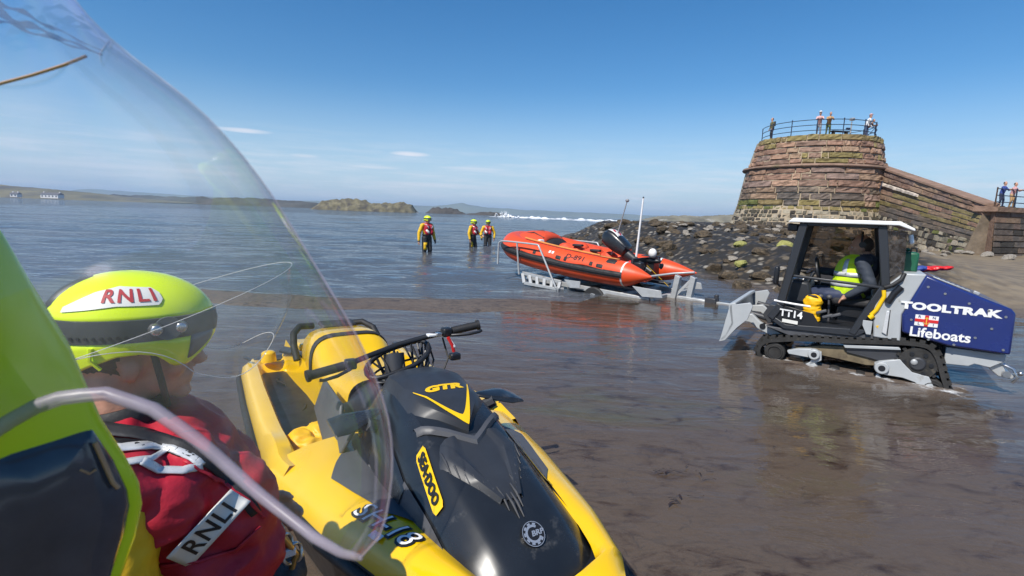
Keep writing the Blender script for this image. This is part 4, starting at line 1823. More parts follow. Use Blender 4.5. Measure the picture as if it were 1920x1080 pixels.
MB().box((1.915, .135, .885), (.035, .05, .012)).build('white_switch', M_WHITE, h, bevel=.003)
MB().box((1.93, .165, .888), (.028, .03, .02)).build('bar_clamp', M_STEEL, h, bevel=.003)
MB().tube([(1.955, .205, .875), (1.965, .225, .835), (1.965, .235, .80)], .009, 6).build('red_cord', M_REDP, h)
MB().tube([(1.957, .215, .86), (1.967, .235, .825)], .0085, 6).build('white_tag', M_WHITE, h)
MB().box((1.965, .24, .775), (.04, .055, .035)).build('kill_switch_key', M_BLACK, h, bevel=.008)
MB().tube([(2.00, -.235, .53), (2.06, -.255, .53), (2.10, -.265, .51)], .018, 8).build('yellow_latch', M_YEL, ski, smooth=60)

# the yellow bag lying in the forward end of the starboard footwell
bag = Body()
Rj = Matrix.Rotation(JR, 3, 'Z')
for dx, dy, dz, r_ in ((0, 0, 0, .125), (.09, .03, .0, .11), (-.08, -.02, -.005, .11), (.03, -.05, .06, .08), (-.03, .05, .065, .08), (.08, -.03, .06, .06)):
    bag.lump((dx, dy, dz), (r_ * 1.05, r_ * .85, r_ * .75))
bgo = bag.build('yellow_bag', M_BAGY, None, .012, 2, .014, 16)
bw = Vector((JX, JY, 0)) + Rj @ Vector((1.66, -.405, .285))
bgo.location = bw
bgo.rotation_euler = (0, 0, JR)
tag(bgo, 'crumpled yellow waterproof bag stuffed into the footwell of the jet ski', 'bag')
# ================================================================== the wearer beside the camera: helmet and clear visor at the left edge
M_GRAPH = mat('graphite_insert', (0.05, 0.055, 0.07), 0.12, var=.25, vscale=30, coat=.6)
M_RIM = mat('frosted_visor_edge', (0.36, 0.32, 0.40), 0.35, var=.25, vscale=40)
M_RIM.node_tree.nodes['Principled BSDF'].inputs['Alpha'].default_value = .5
M_TRIM_STREAK = mat('amber_trim_and_reflection', (.50, .30, .16), .4)
M_SMEAR = clearmat('smoky_reflection_smear', (.42, .46, .52), .03, .2, .2, .08)
wearer = thing('person', 'person in the lime helmet and clear visor cut off by the left frame edge', 'person', (-.30, -.06, 0))
WO = Vector((-.30, -.06, 0))
bd = Body()
bd.lump((0, .01, 1.42), (.078, .10, .12), 1)
bd.limb((0, -.03, 1.34), (0, -.04, 1.22), .058, .062, 1)
bd.limb((-.16, -.05, 1.16), (.14, -.05, 1.16), .075, .075, 0)
bd.limb((0, -.05, 1.12), (0, -.04, .70), .15, .15, 0)
bd.limb((-.07, -.04, .66), (-.09, -.04, -.20), .10, .07, 2)
bd.limb((.07, -.04, .66), (.09, -.04, -.20), .10, .07, 2)
bd.limb((.17, -.05, 1.13), (.20, -.08, .86), .065, .055, 0)
bd.limb((.20, -.08, .86), (.18, .02, .62), .052, .042, 0)
bd.limb((-.19, -.05, 1.13), (-.23, -.08, .86), .065, .055, 0)
bd.limb((-.23, -.08, .86), (-.20, .02, .62), .052, .042, 0)
for sx_ in (-1, 1):
    c = Vector((.18 if sx_ > 0 else -.20, .03, .57))
    bd.lump(c, (.022, .04, .045), 1)
    for k in range(4):
        bd.limb(c + Vector((0, -.03 + .02 * k, -.03)), c + Vector((0, -.025 + .022 * k, -.085 + .006 * abs(k - 1.5))), .0095, .008, 1)
    bd.limb(c + Vector((0, .03, 0)), c + Vector((-.01 * sx_, .06, -.045)), .011, .009, 1)
bd.build('body', [M_YFAB, M_SKIN, M_DFAB], wearer, .012, 3)


def wl_(p):
    return Vector(p) - WO


# helmet shell
rows = []
for i in range(13):
    th = PI * .62 * i / 12
    rows.append([Vector((.128 * math.sin(th) * math.cos(a), .02 + .155 * math.sin(th) * math.sin(a), 1.435 + .125 * math.cos(th))) for a in np.linspace(0, 2 * PI, 33)[:-1]])
rows[0] = [Vector((0, .02, 1.56)) + Vector((.004 * math.cos(a), .004 * math.sin(a), 0)) for a in np.linspace(0, 2 * PI, 33)[:-1]]
helm = MB().loft(rows, True, False).build('helmet', M_LIME, wearer, smooth=60, solid=.006)


def vx(px_, py_, D):
    """a point of the shell near the lens, in the wearer's own frame"""
    return wl_(atD(px_, py_, D))


# brow and cheek guard of the helmet: lime shell reaching forward past the temple
def cheek_depth(px_, py_):
    return .245 + .00016 * px_ + .00002 * (py_ - 700)


out = [(-160, 330), (-60, 360), (0, 428), (62, 535), (130, 645), (190, 785), (232, 850), (262, 905), (268, 945), (255, 1010), (225, 1090), (190, 1180), (-160, 1200)]
ins = [(-120, 880), (0, 850), (100, 818), (172, 800), (214, 862), (238, 915), (243, 948), (232, 1005), (205, 1090), (175, 1160), (-120, 1180)]


def slab(name, poly, thick, lift, m, parent, bev):
    front = [vx(x, y, cheek_depth(x, y) - lift) for x, y in poly]
    n = (wl_(Vector((0, 0, CAM_H))) - vx(100, 800, .2)).normalized()
    mb = MB()
    c = sum(front, Vector()) / len(front)
    back = [p - n * thick for p in front]
    k = len(front)
    mid = [p.lerp(c, .12) + n * .004 for p in front]
    mid2 = [p.lerp(c, .5) + n * .007 for p in front]
    mb.loft([back, front, mid, mid2], True, True)
    return mb.build(name, m, parent, smooth=50, bevel=bev)


slab('cheek_guard', out, .014, 0, M_LIME, helm, .003)
slab('cheek_insert', ins, .004, .006, M_GRAPH, helm, .0015)
for pts, r_ in (([(178, 830), (196, 870), (212, 905), (222, 915)], .0012), ([(150, 880), (168, 888), (180, 880)], .0007)):  # orange reflections on the insert, modelled as thin amber tubes
    MB().tube([vx(x, y, cheek_depth(x, y) - .012) for x, y in pts], r_, 6).build('reflection_streak', M_TRIM_STREAK, helm, smooth=60)

# arms that carry the guard and the visor forward from the shell, out of the frame
for z0, py0, w in ((1.42, 620, .05), (1.38, 980, .045)):
    a_ = wl_(Vector((-.185, .03, z0)))
    e_ = vx(-150, py0, cheek_depth(-150, py0))
    MB().loft([[a_ + Vector((0, -w * .3, -w)), a_ + Vector((-.012, -w * .3, w)), a_ + Vector((-.02, w * .3, w)), a_ + Vector((-.012, w * .3, -w))],
               [e_ + Vector((.004, -.02, -w)), e_ + Vector((-.004, -.02, w)), e_ + Vector((-.016, 0, w)), e_ + Vector((-.010, 0, -w))]]).build('cheek_arm', M_LIME, helm, bevel=.004)

# the clear visor: a curved shell standing out in front of the face
VR_Y = [-420, -260, -120, 0, 30, 75, 110, 175, 260, 325, 390, 450, 540, 610, 680, 760, 830, 900, 960, 1005, 1030, 1046]
VR_X = [-260, -110, 40, 140, 165, 205, 250, 345, 430, 482, 527, 562, 617, 660, 694, 724, 737, 736, 727, 712, 698, 676]
VB_X = [-260, -100, 0, 60, 120, 200, 290, 380, 480, 590, 640, 676]
VB_Y = [960, 870, 800, 765, 744, 738, 768, 832, 922, 1008, 1037, 1046]


_VA, _VB = np.array(VR_Y, float), np.array(VR_X, float)


def vr(py_):
    return float(sum(np.interp(py_ + o, _VA, _VB) for o in (-45, -22, 0, 22, 45)) / 5) if py_ < 960 else interp(py_, VR_Y, VR_X)


PXL = -420.0


def vpoint(phi, py_):
    u = math.cos(phi)
    x = PXL + (vr(py_) - PXL) * u
    D = .175 + .055 * math.sin(min(phi, PI / 2) * 2 * .94) + .02 * (1046 - py_) / 1400
    return x, D


def vbottom(phi):
    y = 900.0
    for _ in range(40):
        x, _d = vpoint(phi, y)
        y = .5 * y + .5 * interp(x, VB_X, VB_Y)
    return y


rows, edge = [], []
PH = list(np.linspace(0, 1, 44) ** 1.5 * (PI * .47))
for phi in PH:
    yb = vbottom(phi)
    col_ = []
    for k in range(40):
        y = lerp(-420, yb, k / 39)
        x, D = vpoint(phi, y)
        col_.append(vx(x, y, D))
    edge.append(col_[-1])
    rows.append(col_)
visor = MB().grid(rows).build('visor', M_CLEAR, helm, smooth=180)
MB().tube(edge, [.0007 + .0026 * min(1, i / 32) for i in range(len(edge))], 8).build('visor_lower_edge', M_RIM, helm, smooth=60)
MB().tube(rows[0], [.00015 + .0002 * min(1, max(0, i - 14) / 20) for i in range(len(rows[0]))], 6).build('visor_side_edge', M_RIM, helm, smooth=60)
mb = MB()
mb.tube([vx(x, y, .24) for x, y in ((-40, 172), (0, 157), (60, 141), (120, 122), (162, 105))], .0007, 6)
mb.build('visor_trim', M_TRIM_STREAK, helm, smooth=60)
for k, (dx_, w0) in enumerate(((0, 9), (-6, 6), (6, 5))):  # dark reflection smears across the visor, built as smoky tinted strips
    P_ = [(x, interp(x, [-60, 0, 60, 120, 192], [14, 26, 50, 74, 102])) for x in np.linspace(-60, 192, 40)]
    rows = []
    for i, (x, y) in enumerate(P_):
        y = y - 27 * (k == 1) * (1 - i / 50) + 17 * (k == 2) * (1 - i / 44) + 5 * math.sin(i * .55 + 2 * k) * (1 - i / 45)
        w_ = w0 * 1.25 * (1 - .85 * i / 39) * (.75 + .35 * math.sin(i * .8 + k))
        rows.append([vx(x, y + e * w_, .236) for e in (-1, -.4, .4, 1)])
    MB().grid(rows).build('reflection_smear', M_SMEAR, helm, smooth=60)
# ================================================================== people
from mathutils.bvhtree import BVHTree
M_INSERT = mat('grey_helmet_insert', (0.10, 0.11, 0.12), 0.35, var=.1)
M_RAILP = mat('helmet_side_rail', (0.045, 0.05, 0.05), 0.5, var=.15, vscale=20)
M_LABELW = mat('white_label', (.72, .71, .66), .45, var=.05, vscale=20)
M_LABELR = mat('red_print', (.42, .02, .03), .5)
M_CREWV = clearmat('clear_crew_visor', (.985, .985, .985), .012, .30, .03, .014)
M_EDGE = mat('visor_edge_gleam', (.62, .62, .60), .3)


def hsurf(a, z, o=0.0):
    """helmet skin at bearing a (0 = forward), height z about the head centre"""
    r_ = math.sqrt(max(0.0, 1 - (max(z, 0) / .107) ** 2)) if z > 0 else 1 - .12 * (z / .09) ** 2
    c = math.cos(a)
    rx = .158 if c > 0 else .142
    bump = 1 + .03 * math.exp(-((abs(math.sin(a)) - .25) / .12) ** 2) * max(0, z / .107)
    p = Vector((rx * r_ * c * bump, .118 * r_ * math.sin(a) * bump, z))
    n = Vector((c / .15, math.sin(a) / .118, max(z, 0) / .107 / .107 * .15 + .0)).normalized()
    return p + n * o


def zlow(a):
    d = abs((math.degrees(a) + 180) % 360 - 180)
    return interp(d, [0, 18, 30, 48, 62, 74, 84, 100, 120, 140, 180], [-.028, -.038, -.060, -.088, -.086, -.058, -.050, -.052, -.070, -.092, -.095])


def build_helmet(parent, loc, M=None, fine=True, writing=True):
    NA = 72 if fine else 36
    A = np.linspace(0, 2 * PI, NA + 1)[:-1]
    zs = [.107 * math.sin(t) for t in np.linspace(PI / 2 * .995, .16, 14 if fine else 8)]
    sh = MB().loft([[hsurf(a, z_) for a in A] for z_ in zs], True, False)
    sh.loft([[hsurf(a, lerp(-.020, zlow(a), k), .002) for a in A] for k in (0, .3, .6, .9, 1)], True, False)
    h = sh.build('helmet', M_LIME, parent, smooth=50, solid=.005, bevel=0)
    h.location = loc
    if M:
        h.rotation_euler = M.to_euler()
    rail_ = MB().loft([[hsurf(a, z_, o) for a in A] for z_, o in ((.022, -.002), (.020, .0035), (-.002, .0045), (-.024, .0035), (-.026, -.002))], True, False)
    rail_.build('side_rail', M_RAILP, h, smooth=40)
    if fine:
        mb = MB()
        for s in (1, -1):
            for k in range(17):
                a = s * R(62 + 5.2 * k)
                p = hsurf(a, -.012, .0035)
                n = (hsurf(a, -.012, .01) - p).normalized()
                mb.cyl(p, p + n * .0025, .0032, n=8)
        mb.build('rail_holes', M_BLACK, h)
    for s in (1, -1):
        rows = [[hsurf(s * R(d), lerp(zlow(R(d)) + .014, -.022, k), .0045) for k in (0, .33, .66, 1)] for d in np.linspace(24, 50, 9)]
        MB().grid(rows).build('brow_insert', M_INSERT, h, solid=.003, smooth=50)
        # visor pivot with two knobs
        pv = hsurf(s * R(68), .0, .006)
        n = Vector((.1, s, 0)).normalized()
        MB().cyl(pv - n * .002, pv + n * .004, .024, n=24).build('pivot_plate', M_INSERT, h)
        for d in (76, 60):
            q = hsurf(s * R(d), .0, .009)
            MB().cyl(q - n * .004, q + n * .006, .0135, .011, 18).ball(q + n * .006, (.010, .004, .010)).build('knob', M_STEEL if fine else M_INSERT, h, smooth=50)
        # clip behind the ear
        MB().tube([hsurf(s * R(116), -.03, .006), hsurf(s * R(118), -.055, .008), hsurf(s * R(112), -.075, .006)], .004, 6).build('chin_strap_hook', M_LIME, h, smooth=60)
    mb = MB()
    rows = []
    for d in np.linspace(-20, 20, 9):
        rows.append([hsurf(PI + R(d), z_, .006 if 0 < i < 6 and abs(d) < 19 else -.002) for i, z_ in enumerate(np.linspace(.035, .103, 7))])
    mb.grid(rows).build('rear_strip', M_RAILP, h, smooth=60)
    if writing:
        for s in (1, -1):
            rows = []
            for d in np.linspace(66, 142, 33):
                hi = interp(d, [66, 70, 100, 120, 142], [.070, .080, .084, .074, .046])
                lo = interp(d, [66, 70, 100, 120, 142], [.058, .047, .048, .042, .036])
                rows.append([hsurf(s * R(d), lerp(lo, hi, k), .0025) for k in np.linspace(0, 1, 5)])
            MB().grid(rows).build('name_panel', M_LABELW, h, smooth=60)

            def fn(u, v, s=s):
                d = 91 + (-u if s < 0 else u) * 1.0 / .00215
                return hsurf(s * R(d), .0655 + v * .95, .0042)
            # reads from the back of the head towards the brow on this side
            if s < 0:
                text('panel_lettering', 'RNLI', .034, M_LABELR, h, fn, bold=.0009, sx=1.08, spacing=1.22)
            else:
                text('panel_lettering', 'RNLI', .034, M_LABELR, h, lambda u, v: hsurf(R(91 + u / .00215), .0655 + v * .95, .0042), bold=.0009, sx=1.08, spacing=1.22)
    return h


def hand(b, w, d, up, mi, curl=.5, s=1.0):
    """palm, four fingers and a thumb from wrist w along d; up is the back of the hand"""
    d = Vector(d).normalized()
    side = d.cross(Vector(up)).normalized()
    dn = -Vector(up).normalized()
    b.lump(Vector(w) + d * .045 * s, (.032 * s, .032 * s, .032 * s), mi)
    b.limb(Vector(w), Vector(w) + d * .06 * s, .024 * s, .030 * s, mi)
    for k, L_ in enumerate((.058, .068, .064, .05)):
        o = Vector(w) + d * .078 * s + side * (.030 - .020 * k) * s
        m1 = o + (d * (1 - curl * .4) + dn * curl * .6).normalized() * L_ * .5 * s
        m2 = m1 + (d * (1 - curl) + dn * (curl + .15)).normalized() * L_ * .55 * s
        b.limb(o - d * .01 * s, m1, .0105 * s, .0095 * s, mi)
        b.limb(m1, m2, .0095 * s, .008 * s, mi)
    o = Vector(w) + d * .03 * s + side * .03 * s
    t1 = o + (side * .7 + d * .7 + dn * .2) * .03 * s
    b.limb(o, t1, .013 * s, .011 * s, mi)
    b.limb(t1, t1 + (d * .9 + dn * .3) * .03 * s, .011 * s, .009 * s, mi)


def face(b, c, f=Vector((1, 0, 0)), skin=1, hair=None):
    """head about centre c looking along f (kept level)"""
    c = Vector(c)
    f = Vector(f).normalized()
    l = Vector((0, 0, 1)).cross(f).normalized()
    u = f.cross(l)
    M = Matrix((f, l, u)).transposed()
    P = lambda x, y, z_: c + f * x + l * y + u * z_
    b.lump(P(-.005, 0, -.03), (.098, .077, .112), skin, M)
    b.lump(P(.035, 0, -.115), (.058, .056, .062), skin, M)
    b.limb(P(.098, 0, -.055), P(.116, 0, -.092), .011, .0165, skin)
    b.lump(P(.092, 0, -.123), (.016, .026, .008), skin, M)
    b.lump(P(.090, 0, -.137), (.014, .022, .008), skin, M)
    b.lump(P(.080, 0, -.165), (.022, .024, .018), skin, M)
    b.limb(P(.088, -.045, -.045), P(.088, .045, -.045), .012, .012, skin)
    for s in (1, -1):
        b.lump(P(-.012, s * .079, -.09), (.02, .010, .032), skin, M)
        b.lump(P(.06, s * .045, -.095), (.03, .022, .025), skin, M)
    if hair is not None:
        b.lump(P(-.03, 0, -.035), (.092, .083, .10), hair, M)
    return P


def eyes(P, parent, r_=.010):
    for s in (1, -1):
        MB().ball(P(.085, s * .031, -.066), (r_, r_ * 1.2, r_ * .75), 8, 6).build('eye', M_LABELW, parent, smooth=60)
        MB().ball(P(.0925, s * .031, -.066), (r_ * .4, r_ * .5, r_ * .5), 8, 6).build('iris', M_HAIR, parent, smooth=60)


# ---------------------------------------------------------------- the crew member in front, seen from his right side
CX, CY = -0.81626706, 1.07460468
CR = math.atan2(.6, .8)
CZ = 1.24531563
crew = thing('person', 'crew member in lime helmet and red lifejacket standing beside the jet ski in profile', 'person', (CX, CY, 0), CR)
M_CREWSKIN = mat('weathered_skin', (0.52, 0.27, 0.18), 0.5, var=.2, vscale=18, bump=.25, bscale=140)  # near crew member's skin, more mottled than the shared one
b = Body()
P = face(b, (.012, 0, CZ), (1, 0, -.06), 0, 1)
b.limb((-.035, 0, 1.13), (-.03, 0, 1.02), .062, .068, 0)
b.lump((.0, 0, .76), (.14, .185, .25), 2)
b.lump((-.03, 0, .925), (.12, .20, .09), 2)
b.limb((-.045, -.20, .90), (-.05, -.225, .74), .072, .068, 2)
b.limb((-.05, -.225, .74), (.13, -.22, .56), .064, .05, 2)
b.limb((-.02, .20, .97), (.05, .235, .76), .075, .066, 2)
b.limb((.05, .235, .76), (.24, .18, .66), .064, .05, 2)
b.lump((0, 0, .52), (.15, .19, .16), 3)
for s in (1, -1):
    b.limb((0, s * .10, .48), (.02, s * .11, .08), .105, .085, 3)
    b.limb((.02, s * .11, .08), (-.01, s * .11, -.22), .08, .065, 3)
    b.limb((-.03, s * .11, -.24), (.13, s * .12, -.26), .06, .05, 3)
hand(b, (.15, -.218, .54), (.75, .1, -.65), (.2, -.9, .1), 0, .6)
hand(b, (.26, .175, .65), (.8, -.3, -.4), (.2, .9, .1), 0, .6)
b.build('body', [M_CREWSKIN, M_HAIR, M_YFAB, M_DFAB], crew, .0085, 3, .004, 11)
eyes(P, crew)
M_BEARD = M_HAIR
h = build_helmet(crew, (0, 0, CZ), Matrix.Rotation(R(1), 3, 'Y'), True, True)
# chin strap
MB().tube([(.035, -.088, CZ - .06), (.045, -.078, CZ - .12), (.055, -.03, CZ - .19), (.055, .03, CZ - .19), (.045, .078, CZ - .12), (.035, .088, CZ - .06)], .007, 6).build('chin_strap', M_DFAB, crew, smooth=60)
# collar of the dry suit
rows = []
for z_, r_ in ((1.01, .085), (1.04, .078), (1.075, .080)):
    rows.append([Vector((-.03 + r_ * 1.05 * math.cos(a), r_ * math.sin(a), z_ + .012 * math.cos(a))) for a in np.linspace(0, 2 * PI, 25)[:-1]])
MB().loft(rows, True, False).build('neck_seal', M_RUBBER, crew, solid=.006)
# lifejacket
j = Body()
j.lump((.05, 0, .83), (.165, .195, .23))
j.lump((-.02, 0, .975), (.10, .20, .06))
j.lump((-.04, -.11, .995), (.085, .07, .05))
j.lump((-.04, .11, .995), (.085, .07, .05))
j.lump((.08, -.13, .945), (.075, .08, .08))
j.lump((.10, .12, .90), (.085, .075, .085))
j.lump((.15, -.12, .82), (.105, .095, .13))
j.lump((.165, -.11, .70), (.105, .10, .105))
j.lump((.10, -.15, .70), (.09, .08, .10))
j.lump((.15, .11, .80), (.11, .09, .12))
j.lump((.165, .10, .71), (.10, .10, .10))
j.lump((.20, .0, .78), (.05, .10, .12))
j.lump((-.05, -.17, .965), (.095, .105, .075))
j.lump((-.05, -.05, 1.005), (.085, .12, .055))
j.lump((.05, -.08, .985), (.06, .08, .05))
j.lump((.03, -.17, .90), (.085, .085, .10))
jk = j.build('lifejacket', [M_RED], crew, .0085, 4, .0095, 12)
CM = (Matrix.Translation(Vector((CX, CY, 0))) @ Matrix.Rotation(CR, 4, 'Z')).inverted()
cam_l = CM @ Vector((0, 0, CAM_H))
dgm = bmesh.new()
dgm.from_mesh(jk.data)
JB = BVHTree.FromBMesh(dgm)


def on_jacket(s_, z_, o=.004):
    o_ = cam_l
    hit, n, i, d = JB.ray_cast(o_, (Vector((s_, 0, z_)) - o_).normalized())
    if hit is None:
        hit, n, i, d = JB.find_nearest(Vector((s_, -.2, z_)))
    return hit + n * o


def ribbon(name, pts, w, m, o=.005, n=24, th=.003):
    rows = []
    L_ = len(pts) - 1
    cs = []
    for i in range(n + 1):
        t = i / n * L_
        k = min(int(t), L_ - 1)
        cs.append(Vector((*pts[k], 0)).lerp(Vector((*pts[k + 1], 0)), t - k))
    for i in range(n + 1):
        d = (cs[min(i + 1, n)] - cs[max(i - 1, 0)]).normalized()
        q = Vector((-d.y, d.x, 0))
        rows.append([on_jacket(*(cs[i] + q * w * e)[:2], o) for e in (-.5, -.17, .17, .5)])
    return MB().grid(rows).build(name, m, jk, solid=th, smooth=60)


ribbon('webbing_strap', [(-.07, 1.015), (0.0, .985), (.07, .945), (.13, .885), (.19, .80), (.225, .72)], .026, M_DFAB, .006)
ribbon('webbing_strap', [(-.06, .985), (.02, .955), (.08, .915)], .012, M_BLACK, .005)
ribbon('reflective_band', [(-.045, .962), (.02, .952), (.06, .935), (.095, .905), (.115, .882)], .017, M_REFL, .006)
ribbon('reflective_band', [(-.05, .925), (.015, .922), (.035, .930), (.055, .938)], .013, M_REFL, .006)
ribbon('reflective_band', [(.0, .922), (.03, .890), (.075, .876), (.115, .880)], .017, M_REFL, .0065)
ribbon('piping', [(.08, .90), (.15, .83), (.21, .76), (.245, .70)], .007, M_RED, .007)
ribbon('piping', [(.02, .66), (.10, .635), (.18, .64), (.235, .68)], .008, M_RED, .006)
# the name patch with its letters
U = Vector((.105, 0, .098)).normalized()
V = Vector((-U.z, 0, U.x))


def patch(u, v, o):
    q = Vector((.12, 0, .730)) + U * u * 1.2 + V * v * 1.2
    return on_jacket(q.x, q.z, o)


# the patch is stiff: lay it as a smooth quadratic sheet over the wrinkled cloth
_g = [(u, v) for u in np.linspace(-.085, .085, 13) for v in np.linspace(-.03, .03, 7)]
_A = np.array([(1, u, v, u * u, u * v, v * v) for u, v in _g])
_B = np.array([tuple(patch(u, v, 0)) for u, v in _g])
_C, *_r = np.linalg.lstsq(_A, _B, rcond=None)
_c0 = Vector(_C[0])
_nn = Vector(_C[1]).cross(Vector(_C[2])).normalized()
if _nn.dot(cam_l - _c0) < 0:
    _nn = -_nn
_mx = max(float((Vector(b_) - Vector(a_ @ _C)).dot(_nn)) for a_, b_ in zip(_A, _B))


def patch(u, v, o):
    return Vector(np.array((1, u, v, u * u, u * v, v * v)) @ _C) + _nn * (o + _mx * .8)


rows = [[patch(u, v, .0010) for v in np.linspace(-.0255, .0255, 7)] for u in np.linspace(-.078, .078, 17)]
MB().grid(rows).build('name_patch', M_LABELW, jk, solid=.002, smooth=60)
text('patch_lettering', 'RNLI', .050, M_INK, jk, lambda u, v: patch(u, v, .0022), bold=.0008, sx=.98, spacing=1.08)
# buckles and clips hanging at the front
M_BRASS = mat('brass', (.55, .36, .12), .35, .8, var=.2)
mb = MB()
for (s_, z_, r_) in ((.245, .72, .022), (.262, .685, .024), (.285, .655, .022)):
    mb.tube([(s_ + r_ * math.cos(a), -.12 + .006 * math.sin(3 * a), z_ + r_ * 1.3 * math.sin(a)) for a in np.linspace(0, 2 * PI, 17)[:-1]], .0045, 6, closed=True)
mb.build('snap_hooks', M_STEEL, jk, smooth=60)
MB().tube([(.235, -.13, .75), (.27, -.13, .70), (.295, -.12, .65), (.285, -.11, .61)], .008, 8).build('tow_line', M_BRASS, jk, smooth=60)
MB().box((.27, -.125, .665), (.045, .014, .022)).build('buckle', M_REFL, jk, bevel=.004)
pch = Body()
pch.lump((.17, -.06, .565), (.15, .15, .07))
pch.lump((.27, -.02, .55), (.07, .10, .06))
pch.build('waist_pouch', [M_DFAB], crew, .012, 3, .005, 14)
# his own clear visor, pushed forward
rows, up, lo = [], [], []
for d in np.linspace(-112, 112, 57):
    a = R(d)
    t = (1 - math.cos(a)) / (1 - math.cos(R(112)))
    pu = Vector((.02 + .305 * math.cos(a), .19 * math.sin(a), CZ + .120 - .155 * t))
    pl = Vector((.02 + .262 * math.cos(a), .165 * math.sin(a), CZ - .055 - .06 * math.exp(-((abs(d) - 52) / 26) ** 2)))
    if abs(d) > 72:
        pl = pl.lerp(pu, min(1, (abs(d) - 72) / 40))
    up.append(pu)
    lo.append(pl)
    rows.append([pl.lerp(pu, k) + Vector((.018 * math.cos(a), .018 * math.sin(a), 0)) * math.sin(PI * k) for k in np.linspace(0, 1, 9)])
vv = MB().grid(rows).build('visor', M_CREWV, h, smooth=180)
vv.location = (0, 0, -CZ)
mbe = MB().tube(up, .0007, 5).tube(lo, .0009, 5).build('visor_rim', M_EDGE, h, smooth=60)
mbe.location = (0, 0, -CZ)


# ---------------------------------------------------------------- wading crew
def wader(label, loc, rz, pose, knee=True):
    t = thing('person', label, 'person', loc, rz, 'crew wading in the shallows')
    b = Body()
    hc = Vector((0.02, 0, 1.60))
    hf = Vector((math.cos(pose.get('look', 0)), math.sin(pose.get('look', 0)), 0))
    P = face(b, hc, hf, 0)
    b.limb((0.0, 0, 1.48), (-.01, 0, 1.38), .058, .062, 0)
    b.lump((0, 0, 1.20), (.135, .185, .22), 1)
    b.limb((-.01, -.15, 1.36), (-.01, .15, 1.36), .075, .075, 1)
    b.lump((0, 0, .98), (.135, .175, .14), 2)
    for s in (1, -1):
        st = pose.get('step', .04) * s
        b.limb((0, s * .09, .92), (.03 + st, s * .10, .50), .105, .08, 2)
        b.limb((.03 + st, s * .10, .50), (-.01 + st, s * .11, .10), .075, .06, 2)
        b.limb((-.04 + st, s * .11, .05), (.13 + st, s * .12, .04), .055, .045, 2)
        sh = Vector((-.01, s * .205, 1.36))
        el_ = sh + Vector(pose['el' + ('L' if s > 0 else 'R')])
        wr = el_ + Vector(pose['wr' + ('L' if s > 0 else 'R')])
        b.limb(sh, el_, .070, .062, 1)
        b.limb(el_, wr, .062, .046, 1)
        d = (wr - el_).normalized()
        b.limb(wr - d * .01, wr + d * .03, .047, .042, 3)
        gl = pose.get('glove', 0) == s
        hand(b, wr + d * .03, d, Vector((0, s, 0)), 3 if gl else 0, .35)
    b.build('body', [M_SKIN, M_YFAB, M_DFAB, M_RUBBER], t, .011, 3, .006, 8)
    eyes(P, t)
    build_helmet(t, hc, Matrix.Rotation(pose.get('look', 0), 3, 'Z'), False, False)
    j = Body()
    j.lump((.03, 0, 1.22), (.14, .18, .20))
    for s in (1, -1):
        j.limb((-.06, s * .10, 1.40), (.08, s * .09, 1.38), .055, .06)
        j.lump((.12, s * .085, 1.27), (.075, .085, .13))
        j.lump((.13, s * .085, 1.12), (.085, .085, .10))
    j.lump((-.09, 0, 1.28), (.07, .15, .16))
    jk = j.build('lifejacket', [M_RED], t, .014, 3, .006, 10)
    bm_ = bmesh.new()
    bm_.from_mesh(jk.data)
    T = BVHTree.FromBMesh(bm_)

    def on(y, z_, o=.006):
        hit, n, i, d = T.ray_cast(Vector((1, y, z_)), Vector((-1, 0, 0)))
        if hit is None:
            hit, n, i, d = T.find_nearest(Vector((.2, y, z_)))
        return hit + n * o
    for s in (1, -1):
        MB().grid([[on(s * (.145 - .02 * k) + e, 1.43 - .045 * k) for e in (-.02, 0, .02)] for k in range(5)]).build('reflective_band', M_REFL, jk, solid=.003)
    q = -1
    MB().grid([[on(q * (.10 + .055 * u - .02 * v), 1.15 + .05 * u + .035 * v) for v in (-1, 0, 1)] for u in (-1, -.5, 0, .5, 1)]).build('name_patch', M_LABELW, jk, solid=.003)
    MB().grid([[on(y, z_, .008) for y in (-.012, .012)] for z_ in np.linspace(1.02, 1.36, 8)]).build('zip', M_DFAB, jk, solid=.003)
    rows = [[Vector((.02 + .155 * math.cos(a), .19 * math.sin(a), z_)) for a in np.linspace(0, 2 * PI, 25)[:-1]] for z_ in (1.02, 1.06)]
    MB().loft(rows, True, False).build('belt', M_DFAB, jk, solid=.006)
    if knee:
        for s in ((-1, 1) if knee == 2 else (-1,)):
            st = pose.get('step', .04) * s
            rows = [[Vector((.03 + st * .9 + .098 * math.cos(a), s * .10 + .098 * math.sin(a), z_)) for a in np.linspace(-1.0, 1.0, 9)] for z_ in (.50, .58, .66, .76)]
            k_ = MB().grid(rows).build('thigh_pocket', M_YFAB, t, solid=.012)
            MB().box((.03 + st * .9 + .112, s * .10 + .01, .63), (.012, .06, .09)).build('pocket_emblem', M_DFAB, t, bevel=.004)
    return t


wader('crew member wading nearest, standing alone and looking down to the right', (-3.09, 18.25, -.37), R(-42), dict(elR=(-.04, -.10, -.27), wrR=(.03, -.03, -.25), elL=(.0, .09, -.27), wrL=(.10, -.01, -.23), look=.15, glove=1, step=.03))
wader('crew member wading, turned in profile towards the companion beside the boat', (-1.80, 22.6, -.50), R(-25), dict(elR=(-.03, -.08, -.27), wrR=(.06, -.01, -.24), elL=(.12, .06, -.24), wrL=(.20, -.06, -.10), look=.1, step=.06))
wader('crew member wading beside the bow of the boat and facing the camera', (-1.22, 24.0, -.52), R(-82), dict(elR=(.0, -.10, -.26), wrR=(.06, .02, -.24), elL=(.0, .11, -.26), wrL=(.07, -.02, -.23), look=-.1, glove=-1, step=.0), False)

